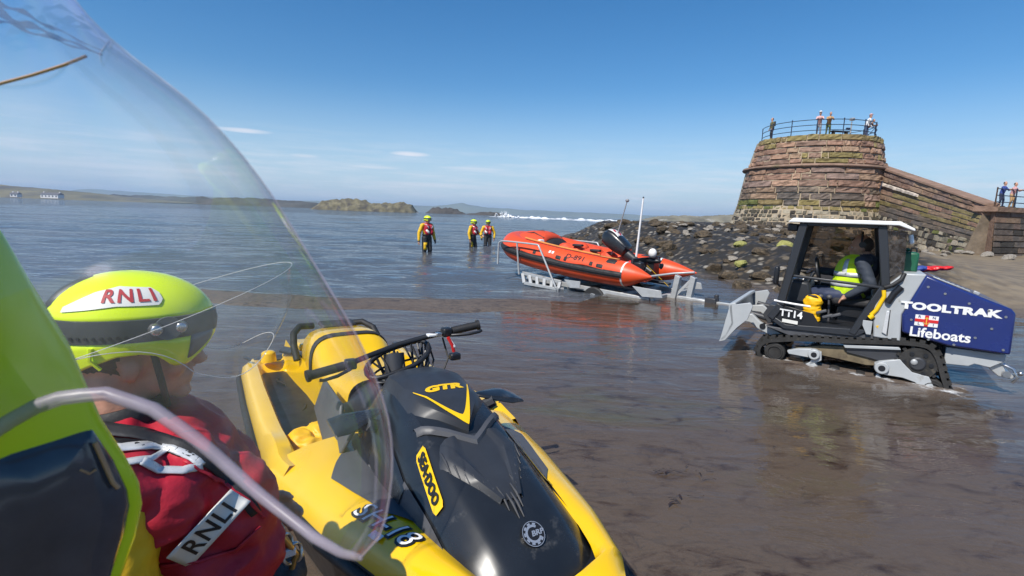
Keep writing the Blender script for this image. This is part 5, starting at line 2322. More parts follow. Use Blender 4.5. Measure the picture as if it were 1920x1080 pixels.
# ---------------------------------------------------------------- onlookers on the pier
M_C = {}
for n_, c_ in dict(olive=(.12, .11, .05), navy=(.02, .03, .07), pink=(.62, .38, .36), grey=(.25, .25, .27), tan=(.45, .28, .13), green=(.10, .13, .05), white=(.72, .72, .72), denim=(.06, .09, .17), black=(.02, .02, .022), blue=(.03, .06, .25), rose=(.55, .30, .30), brown=(.16, .09, .06)).items():
    M_C[n_] = mat(n_ + '_cloth', c_, .75, var=.2, vscale=8)


def onlooker(label, loc, rz, top, legs, hairm, lean=.25, arms='rail', hat=None, scale=1.0, seat=False, extra=None, group='onlookers on the pier'):
    t = thing('person', label, 'person', loc, rz, group)
    t.scale = (scale,) * 3
    b = Body()
    hip = Vector((-.05, 0, .90)) if not seat else Vector((0, 0, .52))
    ch = hip + Vector((lean * .9, 0, .42 - lean * .15))
    hd = ch + Vector((lean * .35, 0, .30))
    face(b, hd + Vector((0, 0, .07)), (1, 0, -.15), 0, 3)
    b.limb(hd + Vector((-.01, 0, -.05)), ch + Vector((0, 0, .08)), .055, .06, 0)
    b.limb(hip + Vector((0, 0, .05)), ch, .145, .155, 1)
    b.limb(ch + Vector((0, -.13, .05)), ch + Vector((0, .13, .05)), .075, .075, 1)
    for s in (1, -1):
        if seat:
            kn = hip + Vector((.42, s * .10, .02))
            b.limb(hip + Vector((0, s * .09, 0)), kn, .09, .07, 2)
            ft = kn + Vector((.03, 0, -.44))
        else:
            kn = Vector((.02 + s * .03, s * .10, .48))
            b.limb(hip + Vector((0, s * .08, -.02)), kn, .10, .07, 2)
            ft = Vector((-.02 + s * .05, s * .11, .08))
        b.limb(kn, ft, .068, .05, 2)
        b.limb(ft + Vector((-.03, 0, -.03)), ft + Vector((.13, s * .02, -.04)), .045, .038, 4)
        sh = ch + Vector((0, s * .19, .05))
        if arms == 'rail':
            el_ = sh + Vector((.16, s * .04, -.20))
            wr = el_ + Vector((.20, -s * .08, .05))
        else:
            el_ = sh + Vector((-.02, s * .06, -.27))
            wr = el_ + Vector((.10, -s * .02, -.20))
        b.limb(sh, el_, .06, .05, 1)
        b.limb(el_, wr, .048, .036, 1 if arms != 'bare' else 0)
        hand(b, wr, wr - el_, Vector((0, s, 0)), 0, .5)
    b.build('body', [M_SKIN, M_C[top], M_C[legs], M_HAIR if hairm == 'dark' else M_C[hairm], M_C['black']], t, .016, 2)
    if hat:
        hm = MB()
        c = hd + Vector((-.01, 0, .115))
        hm.ball(c, (.112, .098, .085))
        hm.cyl(c + Vector((.06, 0, -.01)), c + Vector((.06, 0, .004)), .11, .10, 18)
        hm.build('hat', M_C[hat], t, smooth=50)
    if extra == 'bag':
        MB().box(ch + Vector((-.17, 0, -.02)), (.14, .28, .38)).build('rucksack', M_C['black'], t, bevel=.04)
    return t


def on_deck(px_, rr, **k):
    """standing point on the round top at bearing px_ degrees, radius rr"""
    a = R(px_)
    return (TX + rr * math.cos(a), TY + rr * math.sin(a), 8.12)


def face_out(deg):
    return R(deg)


D_ = [(-178, 3.75, 'onlooker in an olive jacket standing alone at the left end of the pier railing', 'olive', 'black', 'dark', .06, 'down', None, 1.0, 'bag'),
      (-118, 3.45, 'onlooker in a white cap and pale pink top leaning on the pier railing', 'pink', 'grey', 'dark', .22, 'rail', 'white', 1.0, None),
      (-108, 3.50, 'onlooker in tan top and green trousers leaning on the railing beside white cap', 'tan', 'green', 'dark', .28, 'rail', None, .96, None),
      (-55, 3.55, 'onlooker in a pale hat and white shirt looking down over the pier railing', 'white', 'denim', 'brown', .20, 'down', 'pink', .98, None)]
for (d, rr, lab, top, legs, hr, ln, ar, hat, sc_, ex) in D_:
    onlooker(lab, on_deck(d, rr), face_out(d), top, legs, hr, ln, ar, hat, sc_, False, ex)
onlooker('onlooker in brown top and rose trousers bent low over the railing at its right end', on_deck(-43, 3.35), R(-43), 'brown', 'rose', 'dark', .42, 'rail', None, .86)
# coin telescope on its post and a low bench
tl = thing('telescope', 'grey viewing telescope on a post between the onlookers on the pier', 'telescope', on_deck(-80, 3.4), R(-80))
MB().cyl((0, 0, 0), (0, 0, 1.05), .05, .04, 10).build('post', M_GALV, tl)
MB().box((.02, 0, 1.22), (.30, .22, .2)).cyl((.1, -.05, 1.24), (.28, -.05, 1.26), .05, .05, 10).build('head', M_GALV, tl, bevel=.03)
MB().box((-.02, -.22, .55), (.14, .3, .12)).build('coin_box', M_RAIL, tl, bevel=.02)
bn_ = thing('bench', 'low dark bench at the foot of the telescope on the pier', 'bench', on_deck(-86, 3.2), R(4))
MB().box((-.35, 0, .34), (1.35, .34, .08)).build('seat', M_C['black'], bn_, bevel=.02)
for s in (-1, 1):
    MB().box((-.35 + s * .5, 0, .15), (.10, .28, .3)).build('leg', M_C['black'], bn_)
onlooker('onlooker in a blue jacket standing at the quay railing near the right edge', tuple(Q0 + qd * 1.0 - qn * .38 + Vector((0, 0, 2.72))), math.atan2(qn.y, qn.x), 'blue', 'navy', 'dark', .1, 'rail', None, .72)
onlooker('onlooker in a pale rose top at the quay railing cut by the right frame edge', tuple(Q0 + qd * 1.82 - qn * .38 + Vector((0, 0, 2.72))), math.atan2(qn.y, qn.x), 'rose', 'tan', 'dark', .1, 'rail', None, .72)
# ================================================================== the inflatable lifeboat on its launching trailer
M_ORG = mat('orange_red_hypalon', (0.72, 0.075, 0.016), 0.42, var=.10, vscale=4, bump=.08, bscale=40, dirt=(.45, .06, .02), dscale=4, dcut=.64)
M_ORGD = mat('red_boat_canvas', (0.66, 0.07, 0.02), 0.6, var=.12, vscale=6, bump=.3, bscale=30)
M_OAR = mat('varnished_oar', (0.62, .25, .06), .35, var=.15)
M_PVC = mat('white_hypalon', (.75, .73, .70), .5, var=.08)
M_WHIP = mat('grey_whip_aerial', (.25, .25, .26), .4)
BO = (2.31, 9.78, 0)
BR = math.atan2(.66, -.75)
boat = thing('inflatable_lifeboat', 'orange inflatable lifeboat with black outboard engine strapped on its launching trailer', 'boat', BO, BR)
TP = [(-.39, 0, .42, .012), (-.30, 0, .42, .06), (-.10, 0, .42, .155), (.06, 0, .42, .215), (.20, 0, .425, .245), (.6, 0, .445, .258), (1.0, 0, .47, .268), (1.7, 0, .53, .28), (2.3, 0, .60, .288), (2.7, -.01, .66, .288), (3.0, -.06, .715, .282), (3.24, -.2, .765, .275), (3.42, -.42, .805, .268), (3.52, -.66, .825, .262), (3.54, -.8, .83, .26)]
TPF = TP + [(x - (.2 * sstep(1.0, -.4, x) if False else 0), -1.6 - y, z_, r_) for x, y, z_, r_ in reversed(TP[:-1])]
TPF = [(x - (.22 * (1 if i == len(TPF) - 1 else 1) * max(0, (.2 - x) / .6) if i > 14 else 0), y, z_, r_) for i, (x, y, z_, r_) in enumerate(TPF)]


def smoothpath(P, n):
    """Catmull-Rom through the listed points (any number of components)"""
    out_ = []
    P = [np.array(p, float) for p in P]
    for i in range(len(P) - 1):
        p0, p1, p2, p3 = P[max(i - 1, 0)], P[i], P[i + 1], P[min(i + 2, len(P) - 1)]
        for k in range(n):
            t = k / n
            out_.append(.5 * ((2 * p1) + (-p0 + p2) * t + (2 * p0 - 5 * p1 + 4 * p2 - p3) * t * t + (-p0 + 3 * p1 - 3 * p2 + p3) * t ** 3))
    out_.append(P[-1])
    return out_


SP = smoothpath(TPF, 4)
tube_ = MB().tube([p[:3] for p in SP], [max(.008, float(p[3])) for p in SP], 28)
sp = tube_.build('sponson', M_ORG, boat, smooth=60)


def around(i, ang, o=0.0):
    """point on the tube at sample i, angle from straight out (0) towards the top (90)"""
    p = Vector(SP[i][:3])
    d = Vector(SP[min(i + 1, len(SP) - 1)][:3]) - Vector(SP[max(i - 1, 0)][:3])
    d.normalize()
    out_ = d.cross(Vector((0, 0, 1))).normalized()
    if out_.dot(p - Vector((1.6, -.8, p.z))) < 0:
        out_ = -out_
    up = out_.cross(d)
    if up.z < 0:
        up = -up
    return p + (out_ * math.cos(ang) + up * math.sin(ang)) * (float(SP[i][3]) + o)


NS = len(SP)
i0, i1 = 14, NS - 15
rows = []
for i in range(i0, i1 + 1):
    rows.append([around(i, R(a), o) for a, o in ((-16, -.002), (-14, .018), (-8, .020), (-5, .034), (2, .034), (5, .020), (11, .018), (13, -.002))])
MB().loft(rows, False, False).build('rubbing_strake', M_RUBBER, sp, smooth=40)
for ii in ((14, 16), (NS - 17, NS - 15)):
    rows = [[around(i, R(a), .0035) for a in np.linspace(-175, 175, 40)] for i in range(ii[0], ii[1])]
    MB().grid(rows).build('white_band', M_PVC, sp, smooth=60)
# black valves, handle patches and the red grab line of the near tube
def near(x, ang, o=.004):
    k = min(range(NS // 2), key=lambda q: abs(SP[q][0] - x))
    k = max(1, min(k, NS // 2))
    a_, b_ = (k, k + 1) if SP[k][0] <= x else (k - 1, k)
    t = (x - SP[a_][0]) / max(1e-6, SP[b_][0] - SP[a_][0])
    return around(a_, ang, o).lerp(around(b_, ang, o), t)


for x, ang, w, hh in ((2.25, 22, .085, .10), (1.62, 24, .14, .09), (1.44, 26, .075, .10), (.82, 26, .08, .11), (.62, 24, .15, .09), (.42, 62, .22, .16)):
    rows = [[near(x + u, R(ang) + v / .27, .012 if abs(u) < w / 2 * .99 and abs(v) < hh / 2 * .99 else -.002) for v in np.linspace(-hh / 2, hh / 2, 6)] for u in np.linspace(-w / 2, w / 2, 6)]
    MB().grid(rows).build('handle_patch', M_RUBBER, sp, smooth=40)
for x in (1.88, 1.80):
    rows = [[near(x + u, R(42) + v / .27, .004) for v in (-.03, 0, .03)] for u in (-.025, 0, .025)]
    MB().grid(rows).build('small_sticker', M_PVC, sp)
MB().tube([near(x, R(18) - .10 * abs(math.sin(x * 3.4)), .012) for x in np.linspace(.5, 2.6, 40)], .010, 6).build('grab_line', M_ORGD, sp, smooth=60)
text('hull_number', 'D-891', .175, M_INK, sp, lambda u, v: near(1.22 - u, R(40) + v / .30, .005), bold=.002, sx=1.05)
# oar lying along the top of the near tube
MB().tube([near(x, R(84), .03) for x in np.linspace(.75, 2.75, 20)], .021, 8).build('oar', M_OAR, boat, smooth=60)
rows = [[near(.55 + u, R(84) + v, .028) for v in (-.10, 0, .10)] for u in np.linspace(-.25, .2, 5)]
MB().grid(rows).build('oar_blade', M_OAR, boat, solid=.012, smooth=60)
# hull bottom and floor
rows = []
for x, w, zk, ze in ((.12, .74, .20, .36), (1.0, .78, .14, .38), (2.0, .78, .16, .42), (2.7, .68, .26, .50), (3.1, .45, .42, .62), (3.35, .15, .62, .72)):
    rows.append([Vector((x, -.8 + w * y, lerp(zk, ze, abs(y) ** 1.4))) for y in np.linspace(-1, 1, 13)])
MB().grid(rows).build('hull_bottom', M_ORG, boat, solid=.03, smooth=50)
MB().prism([(.15, -.12, .40), (2.6, -.12, .55), (2.6, -1.48, .55), (.15, -1.48, .40)], (0, 0, .02)).build('floor', M_ORGD, boat)
MB().prism([(.12, -.15, .30), (.12, -1.45, .30), (.12, -1.40, .72), (.12, -.20, .72)], (.05, 0, 0)).build('transom', M_BLACK, boat, bevel=.01)
# equipment under straps in the well
eq = Body()
for x, y, z_, r_ in ((1.3, -.45, .68, .17), (1.65, -.5, .72, .18), (2.0, -.6, .76, .18), (1.45, -.9, .70, .18), (1.95, -1.05, .76, .18), (1.1, -.95, .64, .15)):
    eq.lump((x, y, z_), (r_ * 1.3, r_, r_ * .8))
eq.build('stowed_gear', [M_ORGD], boat, .025, 3, .014, 7)
for x_, z_ in ((1.55, .88), (1.1, .80)):
    MB().box((x_, -.37, z_), (.24, .10, .05)).build('gear_strap', M_DFAB, boat, bevel=.015)
# bow dodger
rows = []
for x, w, zt, zb in ((2.50, .52, .98, .80), (2.62, .60, 1.08, .82), (2.85, .66, 1.13, .86), (3.15, .66, 1.12, .90), (3.40, .56, 1.06, .94), (3.58, .40, .98, .94), (3.64, .2, .95, .94)):
    rows.append([Vector((x - .05 * abs(y) ** 2, -.8 + w * y, lerp(zb, zt, (1 - abs(y) ** 2.4)))) for y in np.linspace(-1, 1, 17)])
dg_ = MB().grid(rows).build('bow_dodger', M_ORGD, boat, solid=.015, smooth=50)
rows = [[Vector((2.49 - .10 * (1 - k) - .02, -.8 + .52 * y, lerp(.62, lerp(.80, .97, 1 - abs(y) ** 2.4), k))) for k in (0, .5, 1)] for y in np.linspace(-1, 1, 13)]
MB().grid(rows).build('dodger_opening', M_DFAB, dg_, solid=.02, smooth=50)
for y in (-.45, -.8, -1.15):
    MB().tube([(2.55, y, .98), (2.85, y, 1.135 - .12 * abs(y + .8)), (3.3, y, 1.10 - .2 * abs(y + .8)), (3.6, y * .6 - .32, .97)], .012, 6).build('dodger_strap', M_DFAB, dg_, smooth=60)
MB().box((2.52, -.30, .90), (.10, .18, .10), Matrix.Rotation(.3, 3, 'Y')).build('white_fitting', M_PVC, dg_, bevel=.03)
# outboard engine tilted up on the transom
E_R = Matrix.Rotation(R(-31), 3, 'Y')
EC = Vector((.86, -.8, .97))
eng = Body()
rows = []
for x, w, h0, h1 in ((-.34, .10, -.06, .08), (-.30, .155, -.14, .13), (-.1, .175, -.17, .17), (.12, .175, -.18, .19), (.26, .155, -.16, .16), (.33, .10, -.08, .08)):
    rows.append([EC + E_R @ Vector((x, w * math.copysign(abs(math.cos(a)) ** .55, math.cos(a)), lerp(h0, h1, .5 + .5 * math.copysign(abs(math.sin(a)) ** .6, math.sin(a))))) for a in np.linspace(0, 2 * PI, 25)[:-1]])
en = MB().loft(rows).build('outboard_engine', M_HOOD, boat, smooth=45, bevel=.01)
rows = [[EC + E_R @ Vector((.336 - .015 * abs(v) * 4, w_, v)) for v in np.linspace(-.10, .12, 6)] for w_ in np.linspace(-.12, .12, 6)]
rows = [[EC + E_R @ Vector((x, w_, .196 - 1.2 * (x - .12) ** 2 - .10 * abs(w_) ** 1.2)) for w_ in np.linspace(-.125, .125, 7)] for x in np.linspace(-.02, .27, 8)]
MB().grid(rows).build('cowl_panel', M_PVC, en, solid=.004, smooth=60)
for (x, w_, l) in ((.06, -.03, .10), (.17, .04, .09)):
    MB().grid([[EC + E_R @ Vector((x + u, w_ + v - u * .5, .206 - 1.2 * (x + u - .12) ** 2 - .10 * abs(w_ + v) ** 1.2)) for v in (-.03, .03)] for u in np.linspace(-l / 2, l / 2, 5)]).build('cowl_flash', M_REDP, en)
for k in range(5):
    MB().box(EC + E_R @ Vector((-.24, 0, .10 - .04 * k)), (.12, .36 - .03 * k, .012), E_R).build('cowl_vent', M_DGREY, en)
leg0 = EC + E_R @ Vector((-.30, 0, -.05))
MB().loft([[leg0 + E_R @ Vector((-d, wy * math.cos(a), -.02 + hz_ * math.sin(a))) for a in np.linspace(0, 2 * PI, 13)[:-1]] for d, wy, hz_ in ((0, .10, .13), (.15, .085, .12), (.32, .06, .10), (.55, .05, .085), (.70, .04, .09))]).build('engine_leg', M_BLACK, en, smooth=60)
gc = Vector((.02, -.8, .66))
MB().ball(gc, (.20, .055, .055)).box(gc + Vector((.02, 0, -.10)), (.14, .014, .16)).box(gc + Vector((.06, 0, .09)), (.26, .20, .014)).build('gearcase', M_BLACK, en, smooth=50)
for k in range(3):
    a = 2 * PI * k / 3 + .4
    pb = MB()
    rws = []
    for t in np.linspace(0, 1, 6):
        c = gc + Vector((-.20, math.cos(a) * (.04 + .12 * t), math.sin(a) * (.04 + .12 * t)))
        w_ = .06 * math.sin(PI * (.25 + .7 * t))
        tw = Vector((.5, -math.sin(a) * .85, math.cos(a) * .85))
        rws.append([c - tw * w_, c + tw * w_])
    pb.grid(rws).build('propeller_blade', M_DGREY, en, solid=.006)
MB().ball((-.02, -.72, .82), (.085, .07, .095)).build('white_fender', M_PVC, boat, smooth=60)
MB().tube([(.66, -.62, .72), (.96, -.80, .70)][::-1] + [], .012, 6)
a0, a1 = Vector((.95, -.78, .72)), Vector((.67, -.80, 1.86))
MB().tube([a0, a1], [.018, .010], 8).ball(a1, (.04, .04, .035)).build('radio_aerial', M_WHIP, boat, smooth=60)
b0, b1 = Vector((.38, -.80, .70)), Vector((.31, -.80, 1.91))
MB().tube([b0, b1], [.024, .018], 8).build('white_mast', M_WHITE, boat, smooth=60)
MB().cyl(b1, b1 + Vector((0, 0, .03)), .02, .015, 8).build('mast_cap', M_DGREY, boat)
MB().tube([(.2, -.45, .70), (.05, -.5, .58), (-.05, -.42, .46)], .03, 8).build('fuel_line', M_RUBBER, boat, smooth=60)
MB().ball((.28, -.42, .58), (.09, .07, .08)).build('red_fuel_bulb', M_REDP, boat, smooth=60)
MB().box((.06, -.30, .55), (.2, .16, .2)).build('battery_box', M_BLACK, boat, bevel=.02)
MB().bar((-.12, -.32, .60), (-.5, -.52, .22), .04, .006).build('lashing_strap', M_YFAB, boat)

# ---- launching trailer
trl = thing('boat_trailer', 'galvanised launching trailer with slatted side ramp and drawbar under the orange boat', 'trailer', BO, BR)
for s, y0 in ((1, .22), (-1, -1.82)):
    fr = MB()
    fr.bar((2.58, y0, .21), (1.50, y0 + s * .03, .13), .05, .07)
    fr.bar((2.42, y0 + s * .12, .01), (1.48, y0 + s * .12, -.01), .05, .06)
    f_ = fr.build('side_frame', M_GALV, trl, bevel=.006)
    for k in range(6):
        t = k / 5
        a_ = Vector((2.58, y0, .20)).lerp(Vector((1.52, y0 + s * .03, .12)), t)
        b_ = Vector((2.42, y0 + s * .12, .01)).lerp(Vector((1.50, y0 + s * .12, -.01)), t)
        MB().bar(a_, b_, .05, .07, (1, 0, 0)).build('upright', M_GALV, f_, bevel=.005)
    MB().prism([(1.45, y0 - s * .02, .19), (1.05, y0 - s * .02, .19), (1.05, y0 - s * .02, .06), (1.30, y0 - s * .02, .03)], (0, s * .02, 0)).build('side_plate', M_GALV, trl, bevel=.004)
    MB().bar((2.6, y0 - s * .2, .10), (-.4, y0 - s * .2, -.02), .08, .10).build('main_beam', M_GALV, trl, bevel=.008)
    MB().bar((1.2, y0 - s * .35, .20), (-.1, y0 - s * .35, .14), .14, .05).build('bunk', M_DGREY, trl, bevel=.01)
    MB().prism([(-.08, y0 - s * .1, .23), (-.66, y0 - s * .1, .21), (-.70, y0 - s * .1, .08), (-.30, y0 - s * .1, .05)], (0, s * .03, 0)).build('mudguard_plate', M_GALV, trl, bevel=.006)
    # guard rail outside the tube
    q = .14 * s
    g = smoothpath([(3.22, y0 + q, .36), (3.21, y0 + q, .78), (3.17, y0 + q, .86), (3.0, y0 + q, .89), (2.2, y0 + q, .875), (2.07, y0 + q, .86), (2.02, y0 + q, .80), (1.54, y0 + q, .0)], 4)
    gr = MB().tube([Vector(p) for p in g], .021, 8).build('guard_rail', M_GALV, trl, smooth=60)
    MB().tube([(2.66, y0 + q, .88), (2.62, y0 + q * .6, .18)], .021, 8).build('rail_post', M_GALV, gr, smooth=60)
    MB().tube([(1.54, y0 + q, .0), (1.46, y0, -.02)], .04, 8).build('rail_clamp', M_GALV, gr)
    w = thing
    wl = MB().tube([(.80, y0 - s * .12, -.17), (.80, y0 - s * .30, -.17)], .27, 24)
    w_ = wl.build('wheel', M_RUBBER, trl, smooth=40, bevel=.03)
    MB().cyl((.80, y0 - s * .10, -.17), (.80, y0 - s * .15, -.17), .14, .12, 18).build('hub', M_GALV, w_)
MB().bar((.80, .1, -.17), (.80, -1.7, -.17), .06, .06).build('axle', M_GALV, trl)
for x in (2.45, 1.45, .2, -.45):
    MB().bar((x, .05, .02), (x, -1.65, .02), .07, .08).build('cross_member', M_GALV, trl, bevel=.006)
MB().tube([(-.22, .02, .40), (-.55, -.62, .47), (-.95, -.62, .53)], .022, 8).build('stern_rail', M_GALV, trl, smooth=60)
for x, y in ((-.60, -.50), (-.86, -.60)):
    MB().prism([(x + .05, y, -.05), (x - .05, y, -.05), (x - .12, y, .42), (x - .02, y, .46)], (0, -.12, 0)).build('stern_post', M_GALV, trl, bevel=.006)
MB().bar((-.58, -.55, -.02), (-.9, -.66, .40), .06, .05).build('diagonal_brace', M_GALV, trl, bevel=.005)
MB().bar((-.45, -.60, .0), (-1.32, -.66, -.03), .13, .13).build('drawbar', M_GALV, trl, bevel=.012)
MB().box((-1.30, -.67, -.01), (.2, .2, .2)).cyl((-1.38, -.67, -.12), (-1.38, -.67, .16), .04, n=12).build('coupling', M_DGREY, trl, bevel=.015)
MB().bar((-1.36, -.67, -.01), (-1.95, -.70, -.02), .08, .08).build('tow_bar', M_GALV, trl, bevel=.01)
# ================================================================== the tracked launching tractor
M_TGREY = mat('light_grey_machine_paint', (.40, .42, .43), .38, var=.08, vscale=5, dirt=(.24, .22, .18), dscale=5, dcut=.62)
M_TBLUE = mat('navy_blue_paint', (.012, .025, .14), .3, var=.08, vscale=5, coat=.5, dirt=(.05, .06, .16), dscale=7, dcut=.66)
M_TFRAME = mat('charcoal_cab_frame', (.025, .028, .034), .4, var=.15)
M_TRACK = mat('rubber_track', (.022, .021, .020), .75, var=.4, vscale=8, bump=.5, bscale=60, dirt=(.10, .085, .06), dscale=9, dcut=.60)
M_MUD = mat('muddy_plate', (.16, .125, .075), .8, var=.3, vscale=8, dirt=(.08, .06, .04), dscale=6, dcut=.5)
M_TINT = clearmat('tinted_cab_glass', (.62, .56, .50), .05, .6, .02, .04)
M_TCLEAR = clearmat('clear_cab_glass', (.88, .89, .88), .04, .6, .02, .02)
M_HIVIS = mat('hi_vis_yellow_fabric', (.62, .86, .02), .6, var=.08, vscale=12, bump=.3, bscale=60)
M_GREEN = mat('green_can', (.01, .10, .05), .45)
M_LAMP = mat('white_lamp_glass', (.85, .85, .84), .15)
TO = (3.5467532, 5.11400011, -.035)
TR = 2.5618771531461144
tr = thing('tracked_tractor', 'compact tracked tractor with white roof, blue engine cover and front blade, wading in the shallows', 'tractor', TO, TR)
WD = 1.15


def side(name, poly, y0, y1, m, parent=None, bev=.006, **k):
    return MB().prism([(x, y0, z_) for x, z_ in poly], (0, y1 - y0, 0)).build(name, m, parent or tr, bevel=bev, **k)


# --- tracks
LOOP = [(.90, .12), (.88, .19), (.82, .235), (.74, .26), (.50, .31), (.1, .355), (-.30, .41), (-.48, .425), (-.58, .40), (-.645, .31), (-.69, .18), (-.745, .02), (-.75, -.06), (-.70, -.12), (-.60, -.13), (-.40, -.125), (.2, -.11), (.6, -.07), (.80, -.02), (.88, .05)]


def closed_path(P, n):
    P = [np.array(p, float) for p in P]
    out_ = []
    k = len(P)
    for i in range(k):
        p0, p1, p2, p3 = P[i - 1], P[i], P[(i + 1) % k], P[(i + 2) % k]
        for q in range(n):
            t = q / n
            out_.append(.5 * ((2 * p1) + (-p0 + p2) * t + (2 * p0 - 5 * p1 + 4 * p2 - p3) * t * t + (-p0 + 3 * p1 - 3 * p2 + p3) * t ** 3))
    return out_


CP = closed_path(LOOP, 6)
seg = [0.0]
for i in range(len(CP)):
    seg.append(seg[-1] + float(np.linalg.norm(CP[(i + 1) % len(CP)] - CP[i])))
tot = seg[-1]


def along(s_):
    s_ = s_ % tot
    i = min(np.searchsorted(seg, s_, 'right') - 1, len(CP) - 1)
    t = (s_ - seg[i]) / max(1e-9, seg[i + 1] - seg[i])
    p = CP[i] * (1 - t) + CP[(i + 1) % len(CP)] * t
    d = CP[(i + 1) % len(CP)] - CP[i]
    d = d / np.linalg.norm(d)
    return Vector((p[0], 0, p[1])), Vector((d[0], 0, d[1])), Vector((-d[1], 0, d[0]))


cen = Vector((0.05, 0, .12))
for y0, y1 in ((.02, -.26), (-WD + .26, -WD - .02)):
    rows = []
    NT = 150
    for k in range(NT + 1):
        p, d, n = along(tot * k / NT)
        if n.dot(p - cen) < 0:
            n = -n
        rows.append([p + n * o + Vector((0, y, 0)) for o, y in ((.020, y0), (.020, y1), (-.018, y1), (-.018, y0))])
    t_ = MB().loft(rows, True, False).build('track', M_TRACK, tr, smooth=40)
    mb, mg = MB(), MB()
    NL = 54
    for k in range(NL):
        p, d, n = along(tot * k / NL)
        if n.dot(p - cen) < 0:
            n = -n
        M_ = Matrix((d, Vector((0, 1, 0)), n)).transposed()
        mb.box(p + n * .028 + Vector((0, lerp(y0, y1, .27), 0)), (.044, abs(y1 - y0) * .48, .042), M_)
        mb.box(p + n * .028 + d * .035 + Vector((0, lerp(y0, y1, .74), 0)), (.044, abs(y1 - y0) * .48, .042), M_)
        mg.box(p - n * .025 + Vector((0, lerp(y0, y1, .5), 0)), (.03, .05, .03), M_)
    mb.build('tread_lugs', M_TRACK, t_)
    mg.build('drive_lugs', M_TRACK, t_)
    yo = y0 - .015 if y0 > -.5 else y1 + .015
    s = -1 if y0 > -.5 else 1
    sprk = MB().cyl((-.50, yo, .235), (-.50, yo + s * .20, .235), .155, .155, 30)
    for k in range(15):
        a = 2 * PI * k / 15
        sprk.box((-.50 + .165 * math.cos(a), yo + s * .1, .235 + .165 * math.sin(a)), (.035, .18, .03), Matrix.Rotation(-a, 3, 'Y'))
    sk = sprk.build('drive_sprocket', M_TRACK, tr, smooth=40)
    MB().cyl((-.50, yo + s * .02, .235), (-.50, yo - s * .018, .235), .075, .06, 20).build('final_drive_cover', M_DGREY, sk, bevel=.01)
    for k in range(6):
        a = k * PI / 3
        MB().cyl((-.50 + .105 * math.cos(a), yo, .235 + .105 * math.sin(a)), (-.50 + .105 * math.cos(a), yo - s * .008, .235 + .105 * math.sin(a)), .02, n=10).build('hole', M_BLACK, sk)
    MB().ball((-.47, yo - s * .02, .25), (.028, .012, .030)).build('hub_cap', M_GALV, sk)
    for x, z_, r_ in ((.74, .125, .105), (.40, .0, .075), (.17, -.015, .078), (-.06, -.025, .078), (-.31, -.035, .078), (-.635, .0, .105)):
        w_ = MB().cyl((x, yo, z_), (x, yo + s * .2, z_), r_, r_, 24).build('road_wheel', M_TRACK, tr, smooth=40, bevel=.012)
        rim = MB().tube([(x + r_ * .68 * math.cos(a), yo - s * .004, z_ + r_ * .68 * math.sin(a)) for a in np.linspace(0, 2 * PI, 25)[:-1]], .010, 6, closed=True)
        rim.cyl((x, yo + s * .01, z_), (x, yo - s * .002, z_), r_ * .55, n=18)
        rim.build('wheel_rim', M_GALV if abs(x) < .5 else M_TRACK, w_, smooth=50)
    yb = yo - s * .012
    ye = yo + s * .06
    side('track_frame', [(.55, .20), (.30, .27), (-.30, .335), (-.40, .30), (-.40, .17), (-.10, .13), (.30, .16), (.52, .13)], yo + s * .05, yo + s * .12, M_MUD)
    side('upper_guide', [(.12, .318), (-.34, .372), (-.36, .345), (.10, .285)], yo + s * .0, yo + s * .10, M_TGREY)
    side('side_plate', [(.10, .285), (-.36, .345), (-.38, .20), (-.2, .20), (.08, .235)], yo + s * .03, yo + s * .05, M_DGREY)
    fa = side('front_bogie_arm', [(.62, .165), (.52, .205), (.40, .225), (.30, .205), (.29, .12), (.36, .07), (.46, .02), (.40, .06), (.38, .13), (.60, .135)], yb, ye, M_TGREY)
    MB().cyl((.365, yb - s * .035, .175), (.365, yb + s * .02, .175), .055, .06, 20).build('pivot_boss', M_TGREY, fa, bevel=.008)
    MB().cyl((.365, yb - s * .038, .175), (.365, yb - s * .0, .175), .028, n=16).build('pivot_hole', M_BLACK, fa)
    ra = side('rear_bogie_arm', [(-.16, .175), (-.20, .205), (-.36, .255), (-.42, .19), (-.47, .145), (-.60, .125), (-.65, .03), (-.655, -.04), (-.61, -.05), (-.50, .05), (-.40, .075), (-.27, .075), (-.20, .09)], yb, ye, M_TGREY)
    MB().cyl((-.225, yb - s * .035, .145), (-.225, yb + s * .02, .145), .06, .065, 20).build('pivot_boss', M_TGREY, ra, bevel=.008)
    MB().cyl((-.225, yb - s * .038, .145), (-.225, yb, .145), .030, n=16).build('pivot_hole', M_BLACK, ra)
    side('bogie_gusset', [(-.20, .08), (-.17, .0), (-.33, -.035), (-.24, .03)], yb, ye, M_TGREY, ra)
    side('bogie_gusset', [(.37, .10), (.46, .03), (.40, .0), (.30, .03)], yb, ye, M_TGREY, fa)

